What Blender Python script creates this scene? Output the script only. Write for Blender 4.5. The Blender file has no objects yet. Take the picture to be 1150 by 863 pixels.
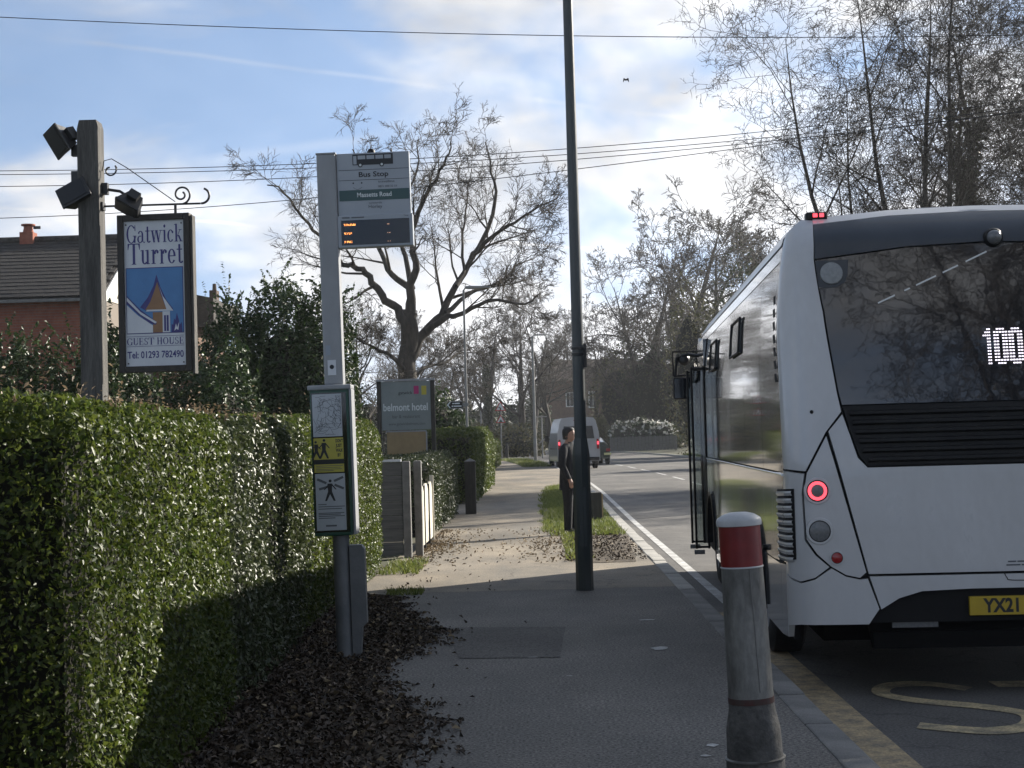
import bpy, bmesh, math, random
import numpy as np
from mathutils import Vector, Matrix
from mathutils.geometry import delaunay_2d_cdt
rad = math.radians
SC = bpy.context.scene
COL = SC.collection

# ------------------------------------------------------------------ camera
F, CX, CY, ROLL, EYE = 1728.0, 575.0, 431.5, rad(1.6), 1.55
def _uv(x, y):
    dx, dy = x - CX, y - CY
    return dx*math.cos(ROLL) - dy*math.sin(ROLL), -dx*math.sin(ROLL) - dy*math.cos(ROLL)
_u, _v = _uv(606, 494)                       # where the straight street vanishes
PITCH, YAW = math.atan2(-_v, F), math.atan2(_u, F)
FWD = Vector((-math.sin(YAW)*math.cos(PITCH), math.cos(YAW)*math.cos(PITCH), math.sin(PITCH)))
RT0 = Vector((math.cos(YAW), math.sin(YAW), 0))
UP0 = RT0.cross(FWD)
RT = RT0*math.cos(ROLL) - UP0*math.sin(ROLL)
UP = UP0*math.cos(ROLL) + RT0*math.sin(ROLL)
cam = bpy.data.cameras.new('camera')
cam.sensor_width = 36; cam.lens = F/1150*36; cam.clip_end = 3000; cam.clip_start = .1
camo = bpy.data.objects.new('camera', cam); COL.objects.link(camo)
M = Matrix((RT, UP, -FWD)).transposed().to_4x4(); M.translation = (0, 0, EYE)
camo.matrix_world = M
SC.camera = camo
def at(x, y, Y):                             # photo pixel -> point at a known distance down the street
    u, v = _uv(x, y); d = FWD*F + RT0*u + UP0*v
    return Vector((0, 0, EYE)) + d*(Y/d.y)

# ------------------------------------------------------------------ light
SUN_AZ, SUN_EL = rad(50), rad(25)
SKY_STRENGTH, SUN_STRENGTH, EXPOSURE = 0.095, 5.0, 1.02
w = bpy.data.worlds.new('World'); SC.world = w; w.use_nodes = True
def world_nodes():
    nt = w.node_tree; N = nt.nodes; L = nt.links; N.clear()
    out = N.new('ShaderNodeOutputWorld'); bg = N.new('ShaderNodeBackground'); bg.inputs[1].default_value = SKY_STRENGTH
    L.new(bg.outputs[0], out.inputs[0])
    sky = N.new('ShaderNodeTexSky'); sky.sky_type = 'NISHITA'; sky.sun_disc = False
    sky.sun_elevation = SUN_EL; sky.sun_rotation = SUN_AZ; sky.altitude = 60
    sky.air_density = 1.0; sky.dust_density = .3; sky.ozone_density = 2.0
    tc = N.new('ShaderNodeTexCoord')
    # the haze-free winter sky stays blue down to the roofs: read the sky model a little above the true elevation
    sp = N.new('ShaderNodeSeparateXYZ'); L.new(tc.outputs['Generated'], sp.inputs[0])
    ab = N.new('ShaderNodeMath'); ab.operation = 'ABSOLUTE'; L.new(sp.outputs[2], ab.inputs[0])
    ma = N.new('ShaderNodeMath'); ma.operation = 'MULTIPLY_ADD'; ma.inputs[1].default_value = .8; ma.inputs[2].default_value = .26; L.new(ab.outputs[0], ma.inputs[0])
    cx = N.new('ShaderNodeCombineXYZ'); L.new(sp.outputs[0], cx.inputs[0]); L.new(sp.outputs[1], cx.inputs[1]); L.new(ma.outputs[0], cx.inputs[2])
    nv = N.new('ShaderNodeVectorMath'); nv.operation = 'NORMALIZE'; L.new(cx.outputs[0], nv.inputs[0]); L.new(nv.outputs[0], sky.inputs[0])
    def noise(scale, detail, rough, loc, zs, dist=0):
        mp = N.new('ShaderNodeMapping'); mp.inputs['Location'].default_value = loc; mp.inputs['Scale'].default_value = (1, 1, zs)
        L.new(tc.outputs['Generated'], mp.inputs[0])
        n = N.new('ShaderNodeTexNoise'); n.inputs['Scale'].default_value = scale; n.inputs['Detail'].default_value = detail
        n.inputs['Roughness'].default_value = rough; n.inputs['Distortion'].default_value = dist
        L.new(mp.outputs[0], n.inputs[0]); return n.outputs[0]
    def ramp(src, a, b):
        r = N.new('ShaderNodeMapRange'); r.interpolation_type = 'SMOOTHSTEP'
        r.inputs[1].default_value = a; r.inputs[2].default_value = b; L.new(src, r.inputs[0]); return r.outputs[0]
    def math_(op, a, b):
        m = N.new('ShaderNodeMath'); m.operation = op; m.use_clamp = op == 'ADD'
        for i, q in enumerate((a, b)):
            if isinstance(q, (int, float)): m.inputs[i].default_value = q
            else: L.new(q, m.inputs[i])
        return m.outputs[0]
    big = ramp(noise(4.2, 5, .58, (4.3, 8.4, 0.6), 1.7, .25), .43, .66)
    wisp = ramp(noise(2.6, 5, .62, (4.4, 8.8, 9.9), 3.0, .5), .45, .74)
    cl = math_('ADD', math_('MULTIPLY', big, .92), math_('MULTIPLY', wisp, .85))
    # old vapour trails: thin wavering bands along great circles
    wobn = noise(14, 2, .6, (1, 4, 2), 1)
    wob = math_('MULTIPLY', math_('SUBTRACT', wobn, .5), .005); brk = ramp(wobn, .36, .60)
    for n, wd, st in ((Vector((.155, -.215, .964)), .0016, .2), (Vector((.10, -.125, .987)), .0011, .3), (Vector((-.10, -.205, .973)), .0035, .18), (Vector((.52, -.16, .84)), .006, .16)):
        n.normalize()
        vm = N.new('ShaderNodeVectorMath'); vm.operation = 'DOT_PRODUCT'; vm.inputs[1].default_value = n
        L.new(tc.outputs['Generated'], vm.inputs[0])
        a = math_('ABSOLUTE', math_('SUBTRACT', vm.outputs['Value'], wob), 0)
        vm_abs = ramp(a, wd*1.6, 0.0)
        cl = math_('ADD', cl, math_('MULTIPLY', math_('MULTIPLY', vm_abs, brk), st))
    # cloud light follows the sky's own brightness, whiter and a little brighter
    cl = math_('ADD', math_('MULTIPLY', cl, .86), .13)                  # thin high veil over everything
    lum = N.new('ShaderNodeRGBToBW'); L.new(sky.outputs[0], lum.inputs[0])
    shade = N.new('ShaderNodeMapRange'); L.new(noise(7, 3, .6, (5, 1, 9), 2.0), shade.inputs[0])
    shade.inputs[1].default_value = .35; shade.inputs[2].default_value = .68; shade.inputs[3].default_value = 1.25; shade.inputs[4].default_value = 2.3
    lv = math_('MULTIPLY', lum.outputs[0], shade.outputs[0])
    cc = N.new('ShaderNodeCombineColor')
    for i, k in enumerate((1.0, 1.01, 1.04)): L.new(math_('MULTIPLY', lv, k), cc.inputs[i])
    mx = N.new('ShaderNodeMix'); mx.data_type = 'RGBA'; L.new(cl, mx.inputs[0]); L.new(sky.outputs[0], mx.inputs[6]); L.new(cc.outputs[0], mx.inputs[7])
    L.new(mx.outputs[2], bg.inputs[0])
world_nodes()
sun = bpy.data.lights.new('sun', 'SUN'); sun.energy = SUN_STRENGTH; sun.angle = rad(.53); sun.color = (1.0, .93, .82)
suno = bpy.data.objects.new('sun', sun); COL.objects.link(suno)
SUNV = Vector((math.sin(SUN_AZ)*math.cos(SUN_EL), math.cos(SUN_AZ)*math.cos(SUN_EL), math.sin(SUN_EL)))
suno.rotation_euler = (-SUNV).to_track_quat('-Z', 'Y').to_euler(); suno.location = SUNV*200
vs = SC.view_settings; vs.view_transform = 'Standard'; vs.look = 'None'; vs.exposure = EXPOSURE; vs.gamma = 1; vs.use_curve_mapping = False
SC.render.engine = 'CYCLES'
SC.cycles.max_bounces = 5; SC.cycles.diffuse_bounces = 2; SC.cycles.glossy_bounces = 2; SC.cycles.transmission_bounces = 4; SC.cycles.transparent_max_bounces = 8; SC.cycles.caustics_reflective = False; SC.cycles.caustics_refractive = False

# ------------------------------------------------------------------ helpers
def mat(name, c, c2=None, scale=6, detail=5, rough=.6, rough2=None, bump=0, bscale=None, metallic=0, coat=0, spec=.5, stretch=(1, 1, 1),
        em=None, ems=0, lo=.38, hi=.62, fine=0, fscale=90, transl=0, island=0, bdist=.02, ior=1.5):
    m = bpy.data.materials.new(name); m.use_nodes = True
    nt = m.node_tree; N = nt.nodes; L = nt.links
    b = N['Principled BSDF']; out = N['Material Output']
    b.inputs['Metallic'].default_value = metallic; b.inputs['Roughness'].default_value = rough
    b.inputs['Specular IOR Level'].default_value = spec; b.inputs['Coat Weight'].default_value = coat; b.inputs['Coat Roughness'].default_value = .06
    b.inputs['IOR'].default_value = ior
    b.inputs['Base Color'].default_value = (*c, 1)
    tc = N.new('ShaderNodeTexCoord'); mp = N.new('ShaderNodeMapping'); mp.inputs['Scale'].default_value = stretch
    L.new(tc.outputs['Object'], mp.inputs[0])
    def noise(s, d=detail):
        n = N.new('ShaderNodeTexNoise'); n.inputs['Scale'].default_value = s; n.inputs['Detail'].default_value = d; n.inputs['Roughness'].default_value = .62
        L.new(mp.outputs[0], n.inputs[0]); return n.outputs[0]
    def mr(src, a, b_, c_, d_):
        r = N.new('ShaderNodeMapRange'); L.new(src, r.inputs[0])
        for i, q in enumerate((a, b_, c_, d_)): r.inputs[i+1].default_value = q
        return r.outputs[0]
    col = None
    if c2 is not None:
        mx = N.new('ShaderNodeMix'); mx.data_type = 'RGBA'; mx.inputs[6].default_value = (*c, 1); mx.inputs[7].default_value = (*c2, 1)
        if island:
            g = N.new('ShaderNodeNewGeometry'); L.new(g.outputs['Random Per Island'], mx.inputs[0])
        else:
            nn = noise(scale); L.new(mr(nn, lo, hi, 0, 1), mx.inputs[0])
            if rough2 is not None: L.new(mr(nn, lo, hi, rough, rough2), b.inputs['Roughness'])
        col = mx.outputs[2]
    if fine:
        hs = N.new('ShaderNodeHueSaturation')
        if col is not None: L.new(col, hs.inputs['Color'])
        else: hs.inputs['Color'].default_value = (*c, 1)
        L.new(mr(noise(fscale, 3), .3, .7, 1-fine, 1+fine), hs.inputs['Value']); col = hs.outputs[0]
    if col is not None: L.new(col, b.inputs['Base Color'])
    if bump:
        bp = N.new('ShaderNodeBump'); bp.inputs['Strength'].default_value = bump; bp.inputs['Distance'].default_value = bdist
        L.new(noise(bscale or scale*3, 4), bp.inputs['Height']); L.new(bp.outputs[0], b.inputs['Normal'])
    if em: b.inputs['Emission Color'].default_value = (*em, 1); b.inputs['Emission Strength'].default_value = ems
    if transl:
        t = N.new('ShaderNodeBsdfTranslucent'); ms = N.new('ShaderNodeMixShader'); ms.inputs[0].default_value = transl
        if col is not None: L.new(col, t.inputs[0])
        else: t.inputs[0].default_value = (*c, 1)
        L.new(b.outputs[0], ms.inputs[1]); L.new(t.outputs[0], ms.inputs[2]); L.new(ms.outputs[0], out.inputs[0])
    return m

def obj(name, me, m=None, parent=None, loc=(0, 0, 0)):
    o = bpy.data.objects.new(name, me); COL.objects.link(o); o.location = loc
    if m is not None and me is not None:
        me.materials.clear(); me.materials.append(m)
    if parent: o.parent = parent
    return o
def tag(o, label, cat, group=None):
    o['label'] = label; o['category'] = cat
    if group: o['group'] = group
    return o
def thing(name, label, cat, loc=(0, 0, 0), rotz=0, group=None):
    o = bpy.data.objects.new(name, None); COL.objects.link(o); o.location = loc; o.rotation_euler = (0, 0, rotz); o.empty_display_size = .2
    return tag(o, label, cat, group)
def struct(o): o['kind'] = 'structure'; return o
def stuff(o): o['kind'] = 'stuff'; return o
def dup(root, loc, rotz, scale, label, group=None):
    r = root.copy(); COL.objects.link(r); r.location = loc; r.rotation_euler = (0, 0, rotz); r.scale = (scale,)*3 if not hasattr(scale, '__len__') else scale
    r['label'] = label
    if group: r['group'] = group
    for ch in root.children:
        c = ch.copy(); COL.objects.link(c); c.parent = r
    return r

def mesh_np(name, V, Fa, smooth=False):
    V = np.asarray(V, np.float32); Fa = np.asarray(Fa, np.int32); k = Fa.shape[1]
    me = bpy.data.meshes.new(name); me.vertices.add(len(V)); me.vertices.foreach_set('co', V.ravel())
    me.loops.add(Fa.size); me.loops.foreach_set('vertex_index', Fa.ravel()); me.polygons.add(len(Fa))
    me.polygons.foreach_set('loop_start', np.arange(0, Fa.size, k, dtype=np.int32))
    if smooth: me.polygons.foreach_set('use_smooth', np.ones(len(Fa), bool))
    me.update(calc_edges=True); return me

class MB:
    def __init__(s): s.v = []; s.f = []; s.sm = []
    def add(s, vs_, fs, smooth=False):
        n = len(s.v); s.v += [tuple(q) for q in vs_]; s.f += [tuple(i+n for i in f) for f in fs]; s.sm += [smooth]*len(fs); return s
    def box(s, x0, x1, y0, y1, z0, z1, M_=None, bev=0):
        if bev:
            bm = bmesh.new(); bmesh.ops.create_cube(bm, size=1)
            for q in bm.verts: q.co = Vector(((x0+x1)/2 + q.co.x*(x1-x0), (y0+y1)/2 + q.co.y*(y1-y0), (z0+z1)/2 + q.co.z*(z1-z0)))
            bmesh.ops.bevel(bm, geom=bm.edges[:], offset=bev, segments=2, affect='EDGES', profile=.6)
            bm.verts.index_update()
            V = [q.co.copy() for q in bm.verts]; Fs = [[q.index for q in f.verts] for f in bm.faces]; bm.free()
        else:
            V = [Vector(q) for q in ((x0, y0, z0), (x1, y0, z0), (x1, y1, z0), (x0, y1, z0), (x0, y0, z1), (x1, y0, z1), (x1, y1, z1), (x0, y1, z1))]
            Fs = [(0, 3, 2, 1), (4, 5, 6, 7), (0, 1, 5, 4), (1, 2, 6, 5), (2, 3, 7, 6), (3, 0, 4, 7)]
        if M_ is not None: V = [M_ @ q for q in V]
        return s.add(V, Fs)
    def tube(s, pts, r, n=8, smooth=True, cap=True):
        pts = [Vector(p) for p in pts]; rs = r if hasattr(r, '__len__') else [r]*len(pts)
        V = []; ref = None
        for i, p in enumerate(pts):
            t = (pts[min(i+1, len(pts)-1)] - pts[max(i-1, 0)]).normalized()
            if ref is None: ref = t.orthogonal().normalized()
            a = (ref - t*ref.dot(t)).normalized(); b = t.cross(a); ref = a
            for k in range(n):
                an = 2*math.pi*k/n; V.append(p + (a*math.cos(an) + b*math.sin(an))*rs[i])
        Fs = [(i*n+k, i*n+(k+1) % n, (i+1)*n+(k+1) % n, (i+1)*n+k) for i in range(len(pts)-1) for k in range(n)]
        s.add(V, Fs, smooth)
        if cap:
            m_ = len(pts)-1
            s.add(V[:n], [tuple(range(n))[::-1]]); s.add(V[m_*n:], [tuple(range(n))])
        return s
    def lathe(s, prof, n=24, c=(0, 0), axis='z', smooth=True):
        V = []
        for r_, h in prof:
            for k in range(n):
                a = 2*math.pi*k/n
                if axis == 'z': V.append((c[0]+r_*math.cos(a), c[1]+r_*math.sin(a), h))
                elif axis == 'y': V.append((c[0]+r_*math.cos(a), h, c[1]+r_*math.sin(a)))
                else: V.append((h, c[0]+r_*math.cos(a), c[1]+r_*math.sin(a)))
        Fs = [(i*n+k, i*n+(k+1) % n, (i+1)*n+(k+1) % n, (i+1)*n+k) for i in range(len(prof)-1) for k in range(n)]
        return s.add(V, Fs, smooth)
    def prism(s, poly, a0, a1, axis='y'):        # polygon in the plane across the axis
        n = len(poly)
        f = {'y': lambda p, a: (p[0], a, p[1]), 'x': lambda p, a: (a, p[0], p[1]), 'z': lambda p, a: (p[0], p[1], a)}[axis]
        V = [f(p, a0) for p in poly] + [f(p, a1) for p in poly]
        return s.add(V, [tuple(range(n)), tuple(range(2*n-1, n-1, -1))] + [(i, i+n, (i+1) % n+n, (i+1) % n) for i in range(n)])
    def mesh(s, name, fix=True):
        me = bpy.data.meshes.new(name); me.from_pydata(s.v, [], s.f)
        me.polygons.foreach_set('use_smooth', s.sm)
        if fix:
            bm = bmesh.new(); bm.from_mesh(me); bmesh.ops.remove_doubles(bm, verts=bm.verts, dist=1e-5) if any(s.sm) else None
            bmesh.ops.recalc_face_normals(bm, faces=bm.faces); bm.to_mesh(me); bm.free()
            if any(s.sm): me.set_sharp_from_angle(angle=rad(42))
        me.update(); return me
    def build(s, name, m, parent=None, loc=(0, 0, 0)): return obj(name, s.mesh(name), m, parent, loc)

def text_verts(txt, bold=0):
    cu = bpy.data.curves.new('t', 'FONT'); cu.body = txt; cu.size = 1; cu.extrude = 0; cu.resolution_u = 3; cu.offset = bold
    o = bpy.data.objects.new('t', cu); me = bpy.data.meshes.new_from_object(o)
    V = np.empty(len(me.vertices)*3); me.vertices.foreach_get('co', V); V = V.reshape(-1, 3)
    Fs = [tuple(p.vertices) for p in me.polygons]
    bpy.data.objects.remove(o); bpy.data.curves.remove(cu); bpy.data.meshes.remove(me)
    V[:, 0] -= V[:, 0].min(); h = V[:, 1].max() - min(0, V[:, 1].min())
    return V, Fs
def text(name, txt, x0, z0, y, m, parent, width=None, height=None, center=False, cap=None, bold=.008):
    """flat lettering standing in the xz plane, facing -y; fitted to a width and a cap height"""
    V, Fs = text_verts(txt, bold)
    w0 = V[:, 0].max(); sx = sz = 1
    if cap: sz = cap/.69; sx = sz
    if width: sx = width/w0
    if not cap and width: sz = sx
    P = np.zeros_like(V); P[:, 0] = V[:, 0]*sx + x0 - (w0*sx/2 if center else 0); P[:, 1] = y; P[:, 2] = V[:, 1]*sz + z0
    me = bpy.data.meshes.new(name); me.from_pydata(P.tolist(), [], Fs)
    return obj(name, me, m, parent)

# ------------------------------------------------------------------ materials
def asphalt(name, base, warm, spk=.5, patch=.25, crack=True):
    m = bpy.data.materials.new(name); m.use_nodes = True; nt = m.node_tree; N = nt.nodes; L = nt.links; b = N['Principled BSDF']
    tc = N.new('ShaderNodeTexCoord')
    def noise(s, d=5, st=(1, 1, 1)):
        mp = N.new('ShaderNodeMapping'); mp.inputs['Scale'].default_value = st; L.new(tc.outputs['Object'], mp.inputs[0])
        n = N.new('ShaderNodeTexNoise'); n.inputs['Scale'].default_value = s; n.inputs['Detail'].default_value = d; n.inputs['Roughness'].default_value = .65; L.new(mp.outputs[0], n.inputs[0]); return n.outputs[0]
    def mr(src, a, b_, c_, d_):
        r = N.new('ShaderNodeMapRange'); L.new(src, r.inputs[0])
        for i, q in enumerate((a, b_, c_, d_)): r.inputs[i+1].default_value = q
        return r.outputs[0]
    mx = N.new('ShaderNodeMix'); mx.data_type = 'RGBA'; mx.inputs[6].default_value = (*base, 1); mx.inputs[7].default_value = (*warm, 1)
    L.new(mr(noise(.9, 8, (1, .35, 1)), .36, .66, 0, 1), mx.inputs[0])
    hs = N.new('ShaderNodeHueSaturation'); L.new(mx.outputs[2], hs.inputs['Color'])
    L.new(mr(noise(60, 4), .34, .66, 1-spk, 1+spk), hs.inputs['Value'])
    hs2 = N.new('ShaderNodeHueSaturation'); L.new(hs.outputs[0], hs2.inputs['Color']); L.new(mr(noise(.35, 6), .35, .65, 1-patch, 1+patch), hs2.inputs['Value'])
    col = hs2.outputs[0]
    # pale stones showing in the surface
    vo = N.new('ShaderNodeTexVoronoi'); vo.inputs['Scale'].default_value = 55; L.new(tc.outputs['Object'], vo.inputs[0])
    m2 = N.new('ShaderNodeMix'); m2.data_type = 'RGBA'; L.new(col, m2.inputs[6]); m2.inputs[7].default_value = tuple(min(1, q*2.6) for q in base)+(1,)
    L.new(mr(vo.outputs['Distance'], .12, .22, .55, 0), m2.inputs[0]); col = m2.outputs[2]
    if crack:
        v2 = N.new('ShaderNodeTexVoronoi'); v2.feature = 'DISTANCE_TO_EDGE'; v2.inputs['Scale'].default_value = .55
        wv = N.new('ShaderNodeVectorMath'); wv.operation = 'ADD'
        nz = N.new('ShaderNodeTexNoise'); nz.inputs['Scale'].default_value = 3; nz.inputs['Detail'].default_value = 5; L.new(tc.outputs['Object'], nz.inputs[0])
        L.new(tc.outputs['Object'], wv.inputs[0]); L.new(nz.outputs['Color'], wv.inputs[1]); L.new(wv.outputs[0], v2.inputs[0])
        m3 = N.new('ShaderNodeMix'); m3.data_type = 'RGBA'; L.new(col, m3.inputs[6]); m3.inputs[7].default_value = tuple(q*.35 for q in base)+(1,)
        L.new(mr(v2.outputs[0], .003, .010, .55, 0), m3.inputs[0]); col = m3.outputs[2]
    L.new(col, b.inputs['Base Color']); b.inputs['Roughness'].default_value = .8; b.inputs['Specular IOR Level'].default_value = .35
    bp = N.new('ShaderNodeBump'); bp.inputs['Strength'].default_value = .5; bp.inputs['Distance'].default_value = .006; L.new(noise(120, 3), bp.inputs['Height']); L.new(bp.outputs[0], b.inputs['Normal'])
    return m
m_new = asphalt('dark_footway_asphalt', (.140, .132, .119), (.185, .172, .152), crack=False, patch=.22, spk=.75)
m_old = asphalt('worn_footway_asphalt', (.165, .150, .126), (.29, .245, .185), spk=.4)
m_road = asphalt('road_asphalt', (.105, .101, .095), (.165, .155, .140), spk=.45)
m_patch = asphalt('repair_patch_asphalt', (.098, .092, .083), (.120, .112, .100), crack=False, spk=.7)
m_kerb_new = mat('kerb_concrete', (.17, .165, .155), (.26, .25, .23), 3, rough=.85, bump=.4, bscale=60, fine=.25, fscale=120)
m_kerb_pale = mat('kerb_pale_concrete', (.34, .33, .30), (.46, .44, .40), 3, rough=.85, bump=.3, bscale=60, fine=.2)
m_yellow = mat('worn_yellow_road_paint', (.46, .35, .20), (.20, .175, .13), 9, 8, rough=.8, fine=.35, fscale=70, bump=.3, bscale=90, lo=.42, hi=.66)
m_yfaint = mat('faded_yellow_road_paint', (.56, .45, .26), (.24, .21, .15), 7, 9, rough=.8, fine=.4, fscale=60, lo=.40, hi=.62)
m_white = mat('worn_white_road_paint', (.62, .62, .60), (.36, .35, .33), 6, 8, rough=.8, fine=.25, fscale=80)
m_soil = mat('bare_soil', (.055, .042, .030), (.12, .095, .065), 4, 8, rough=1, bump=.8, bscale=30, fine=.4, fscale=60)
m_garden = mat('garden_ground', (.050, .062, .025), (.085, .075, .045), .5, 8, rough=1, bump=.6, bscale=12, fine=.35, fscale=14)
m_grass = mat('grass_blades', (.085, .125, .022), (.24, .26, .07), rough=.6, island=1, transl=.35)
m_turf = mat('turf_ground', (.07, .105, .02), (.13, .15, .04), 3, 6, rough=1, bump=.6, bscale=40, fine=.3)
m_litter = mat('dead_leaves', (.022, .016, .011), (.13, .095, .065), rough=.7, island=1)
m_straw = mat('pale_dead_leaves', (.17, .12, .07), (.34, .27, .17), rough=.8, island=1)
m_privet = mat('privet_leaves', (.034, .060, .011), (.115, .140, .026), rough=.44, island=1, transl=.42, spec=.4)
m_dkleaf = mat('dark_glossy_leaves', (.030, .046, .016), (.082, .098, .040), rough=.42, island=1, transl=.28, spec=.45)
m_laurel = mat('laurel_leaves', (.018, .040, .012), (.055, .085, .024), rough=.45, island=1, transl=.25, spec=.4)
m_conif = mat('conifer_leaves', (.022, .036, .012), (.060, .068, .024), rough=.6, island=1, transl=.2)
m_brush = mat('olive_brush_leaves', (.055, .062, .022), (.14, .125, .055), rough=.7, island=1, transl=.2)
m_ivy = mat('ivy_leaves', (.022, .030, .012), (.07, .075, .03), rough=.45, island=1, transl=.15)
m_sprig = mat('reddish_hedge_shoots', (.16, .12, .07), (.30, .22, .14), rough=.6, island=1, transl=.3)
m_core = mat('hedge_inner_twigs', (.012, .014, .008), (.025, .022, .014), 9, rough=1, bump=.8, bscale=25)
m_flower = mat('white_blossom', (.70, .68, .62), (.85, .84, .80), rough=.6, island=1, transl=.3)
m_bark = mat('oak_bark', (.036, .031, .026), (.072, .062, .050), 6, 7, rough=.95, bump=.9, bscale=22, stretch=(1, 1, .25))
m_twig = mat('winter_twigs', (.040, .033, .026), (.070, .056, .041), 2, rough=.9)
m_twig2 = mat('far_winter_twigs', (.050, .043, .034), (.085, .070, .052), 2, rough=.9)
m_wood = mat('weathered_timber', (.070, .067, .062), (.135, .129, .118), 5, 8, rough=.85, bump=.7, bscale=26, stretch=(6, 6, .35), fine=.2, fscale=40)
m_woodedge = mat('varnished_frame', (.020, .017, .014), (.036, .029, .022), 5, 6, rough=.55, bump=.3, bscale=30, stretch=(4, 4, .5))
m_iron = mat('black_iron', (.015, .015, .017), (.030, .028, .027), 12, rough=.5, bump=.2, bscale=60)
m_lampblk = mat('floodlight_housing', (.018, .018, .020), (.035, .034, .033), 8, rough=.42, bump=.1, bscale=50)
m_lampglass = mat('floodlight_glass', (.03, .032, .035), rough=.35, spec=.3)
m_signw = mat('sign_white', (.68, .70, .73), (.60, .62, .66), 5, 6, rough=.45)
m_blue = mat('sign_navy', (.045, .040, .19), rough=.5)
m_sky_p = mat('sign_blue', (.085, .24, .50), (.075, .21, .45), 6, rough=.5)
m_turr = mat('sign_tan', (.32, .175, .085), (.27, .145, .07), 9, rough=.5)
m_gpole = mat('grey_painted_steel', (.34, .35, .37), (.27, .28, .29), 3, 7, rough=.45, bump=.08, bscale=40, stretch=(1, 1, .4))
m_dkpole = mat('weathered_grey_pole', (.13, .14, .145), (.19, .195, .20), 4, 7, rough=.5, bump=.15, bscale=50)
m_flag = mat('flag_grey', (.36, .39, .43), (.33, .36, .40), 4, rough=.4)
m_green = mat('dark_green_paint', (.012, .062, .040), (.018, .078, .052), 5, rough=.35)
m_flagg = mat('flag_green', (.035, .085, .085), rough=.4)
m_ink = mat('black_ink', (.014, .016, .020), rough=.5)
m_greyink = mat('grey_ink', (.10, .11, .12), rough=.5)
m_paleink = mat('pale_ink', (.66, .70, .70), rough=.5)
m_screen = mat('display_glass', (.010, .011, .014), rough=.08, spec=.6)
m_led = mat('amber_led', (.3, .06, .01), em=(1.0, .33, .08), ems=1.8)
m_leddim = mat('amber_led_dim', (.2, .08, .04), em=(1.0, .55, .35), ems=.55)
m_ledw = mat('white_led', (.6, .6, .7), em=(.95, .88, 1.0), ems=.9)
m_paper = mat('paper', (.47, .50, .53), (.42, .45, .48), 6, rough=.35)
m_py = mat('yellow_poster', (.52, .46, .07), (.45, .40, .06), 6, rough=.35)
m_dkpost = mat('lamp_column_green_grey', (.040, .050, .052), (.062, .070, .070), 3, 7, rough=.42, bump=.12, bscale=45, stretch=(1, 1, .4))
m_lampc = mat('galvanised_column', (.20, .205, .20), (.27, .27, .26), 3, rough=.55)
m_bodyp = mat('bus_silver_paint', (.58, .585, .595), (.50, .50, .50), 2.2, 9, rough=.26, rough2=.36, coat=.5, fine=.03, fscale=18, stretch=(1.1, 1, .6), lo=.30, hi=.78, bump=.02, bscale=1.5, bdist=.05)
m_bodys = mat('bus_side_silver_paint', (.56, .57, .59), (.48, .49, .51), .9, 8, rough=.13, coat=1, metallic=.45, bump=.03, bscale=1.3, bdist=.05)
m_blackgl = mat('bus_black_glass', (.010, .012, .016), rough=.015, spec=1, coat=1, bump=.015, bscale=2.0, bdist=.03)
m_sidegl = mat('bus_side_glass', (.012, .014, .015), rough=.0, spec=1, coat=1, bump=.035, bscale=2.6, bdist=.012)
m_doorgl = None
m_dome = mat('bus_dark_dome', (.030, .037, .046), (.042, .050, .060), 2, 6, rough=.32, coat=.3)
m_black = mat('black_plastic', (.006, .006, .007), (.012, .012, .012), 9, rough=.5, spec=.3, bump=.15, bscale=40)
m_seam = mat('panel_gap_black', (.006, .006, .007), rough=.9)
m_tyre = mat('tyre_rubber', (.014, .014, .014), (.026, .025, .024), 12, rough=.9, bump=.3, bscale=40)
m_rim = mat('wheel_rim_grey', (.25, .255, .26), (.16, .16, .16), 7, rough=.45, metallic=.5)
m_redlit = mat('red_lamp_lit', (.5, .02, .02), em=(1.0, .07, .10), ems=1.25)
m_redl = mat('red_reflector', (.32, .012, .015), rough=.15, spec=.7)
m_greyl = mat('grey_lamp_lens', (.16, .165, .17), (.12, .125, .13), 60, rough=.22, spec=.7)
m_plate = mat('number_plate_yellow', (.50, .345, .02), (.45, .31, .02), 8, rough=.4)
m_chrome = mat('bright_metal', (.62, .63, .64), rough=.22, metallic=1)
m_boll = mat('galvanised_bollard', (.215, .215, .205), (.085, .083, .076), 4.5, 8, rough=.5, rough2=.75, metallic=.25, bump=.3, bscale=18, stretch=(1, 1, .45), fine=.22, fscale=30)
m_bollcap = mat('bollard_white_cap', (.50, .51, .52), (.40, .41, .42), 8, rough=.5)
m_bollred = mat('bollard_red_band', (.19, .014, .016), (.15, .011, .013), 14, rough=.4)
m_bollsl = mat('bollard_base_sleeve', (.055, .054, .052), (.11, .107, .10), 7, 8, rough=.8, bump=.5, bscale=25, fine=.3, fscale=40)
m_fence = mat('grey_fence_boards', (.105, .105, .100), (.165, .160, .150), 4, 7, rough=.9, bump=.5, bscale=20, stretch=(.4, 1, 6))
m_conc = mat('concrete_post', (.155, .152, .145), (.22, .215, .205), 6, 7, rough=.95, bump=.5, bscale=40)
m_picket = mat('cream_picket_paint', (.62, .58, .48), (.54, .50, .41), 6, rough=.6)
m_dkwood = mat('dark_stained_wood', (.028, .026, .022), (.050, .046, .038), 6, rough=.8, bump=.4, bscale=20, stretch=(5, 5, .5))
m_hboard = mat('hotel_sign_board', (.24, .275, .27), (.21, .245, .24), 3, rough=.5)
m_hpanel = mat('hotel_sign_tan_board', (.36, .26, .13), (.31, .22, .11), 5, rough=.6)
m_pink = mat('sign_magenta', (.45, .03, .16), rough=.5)
m_olive = mat('sign_yellow_square', (.50, .42, .05), rough=.5)
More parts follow.
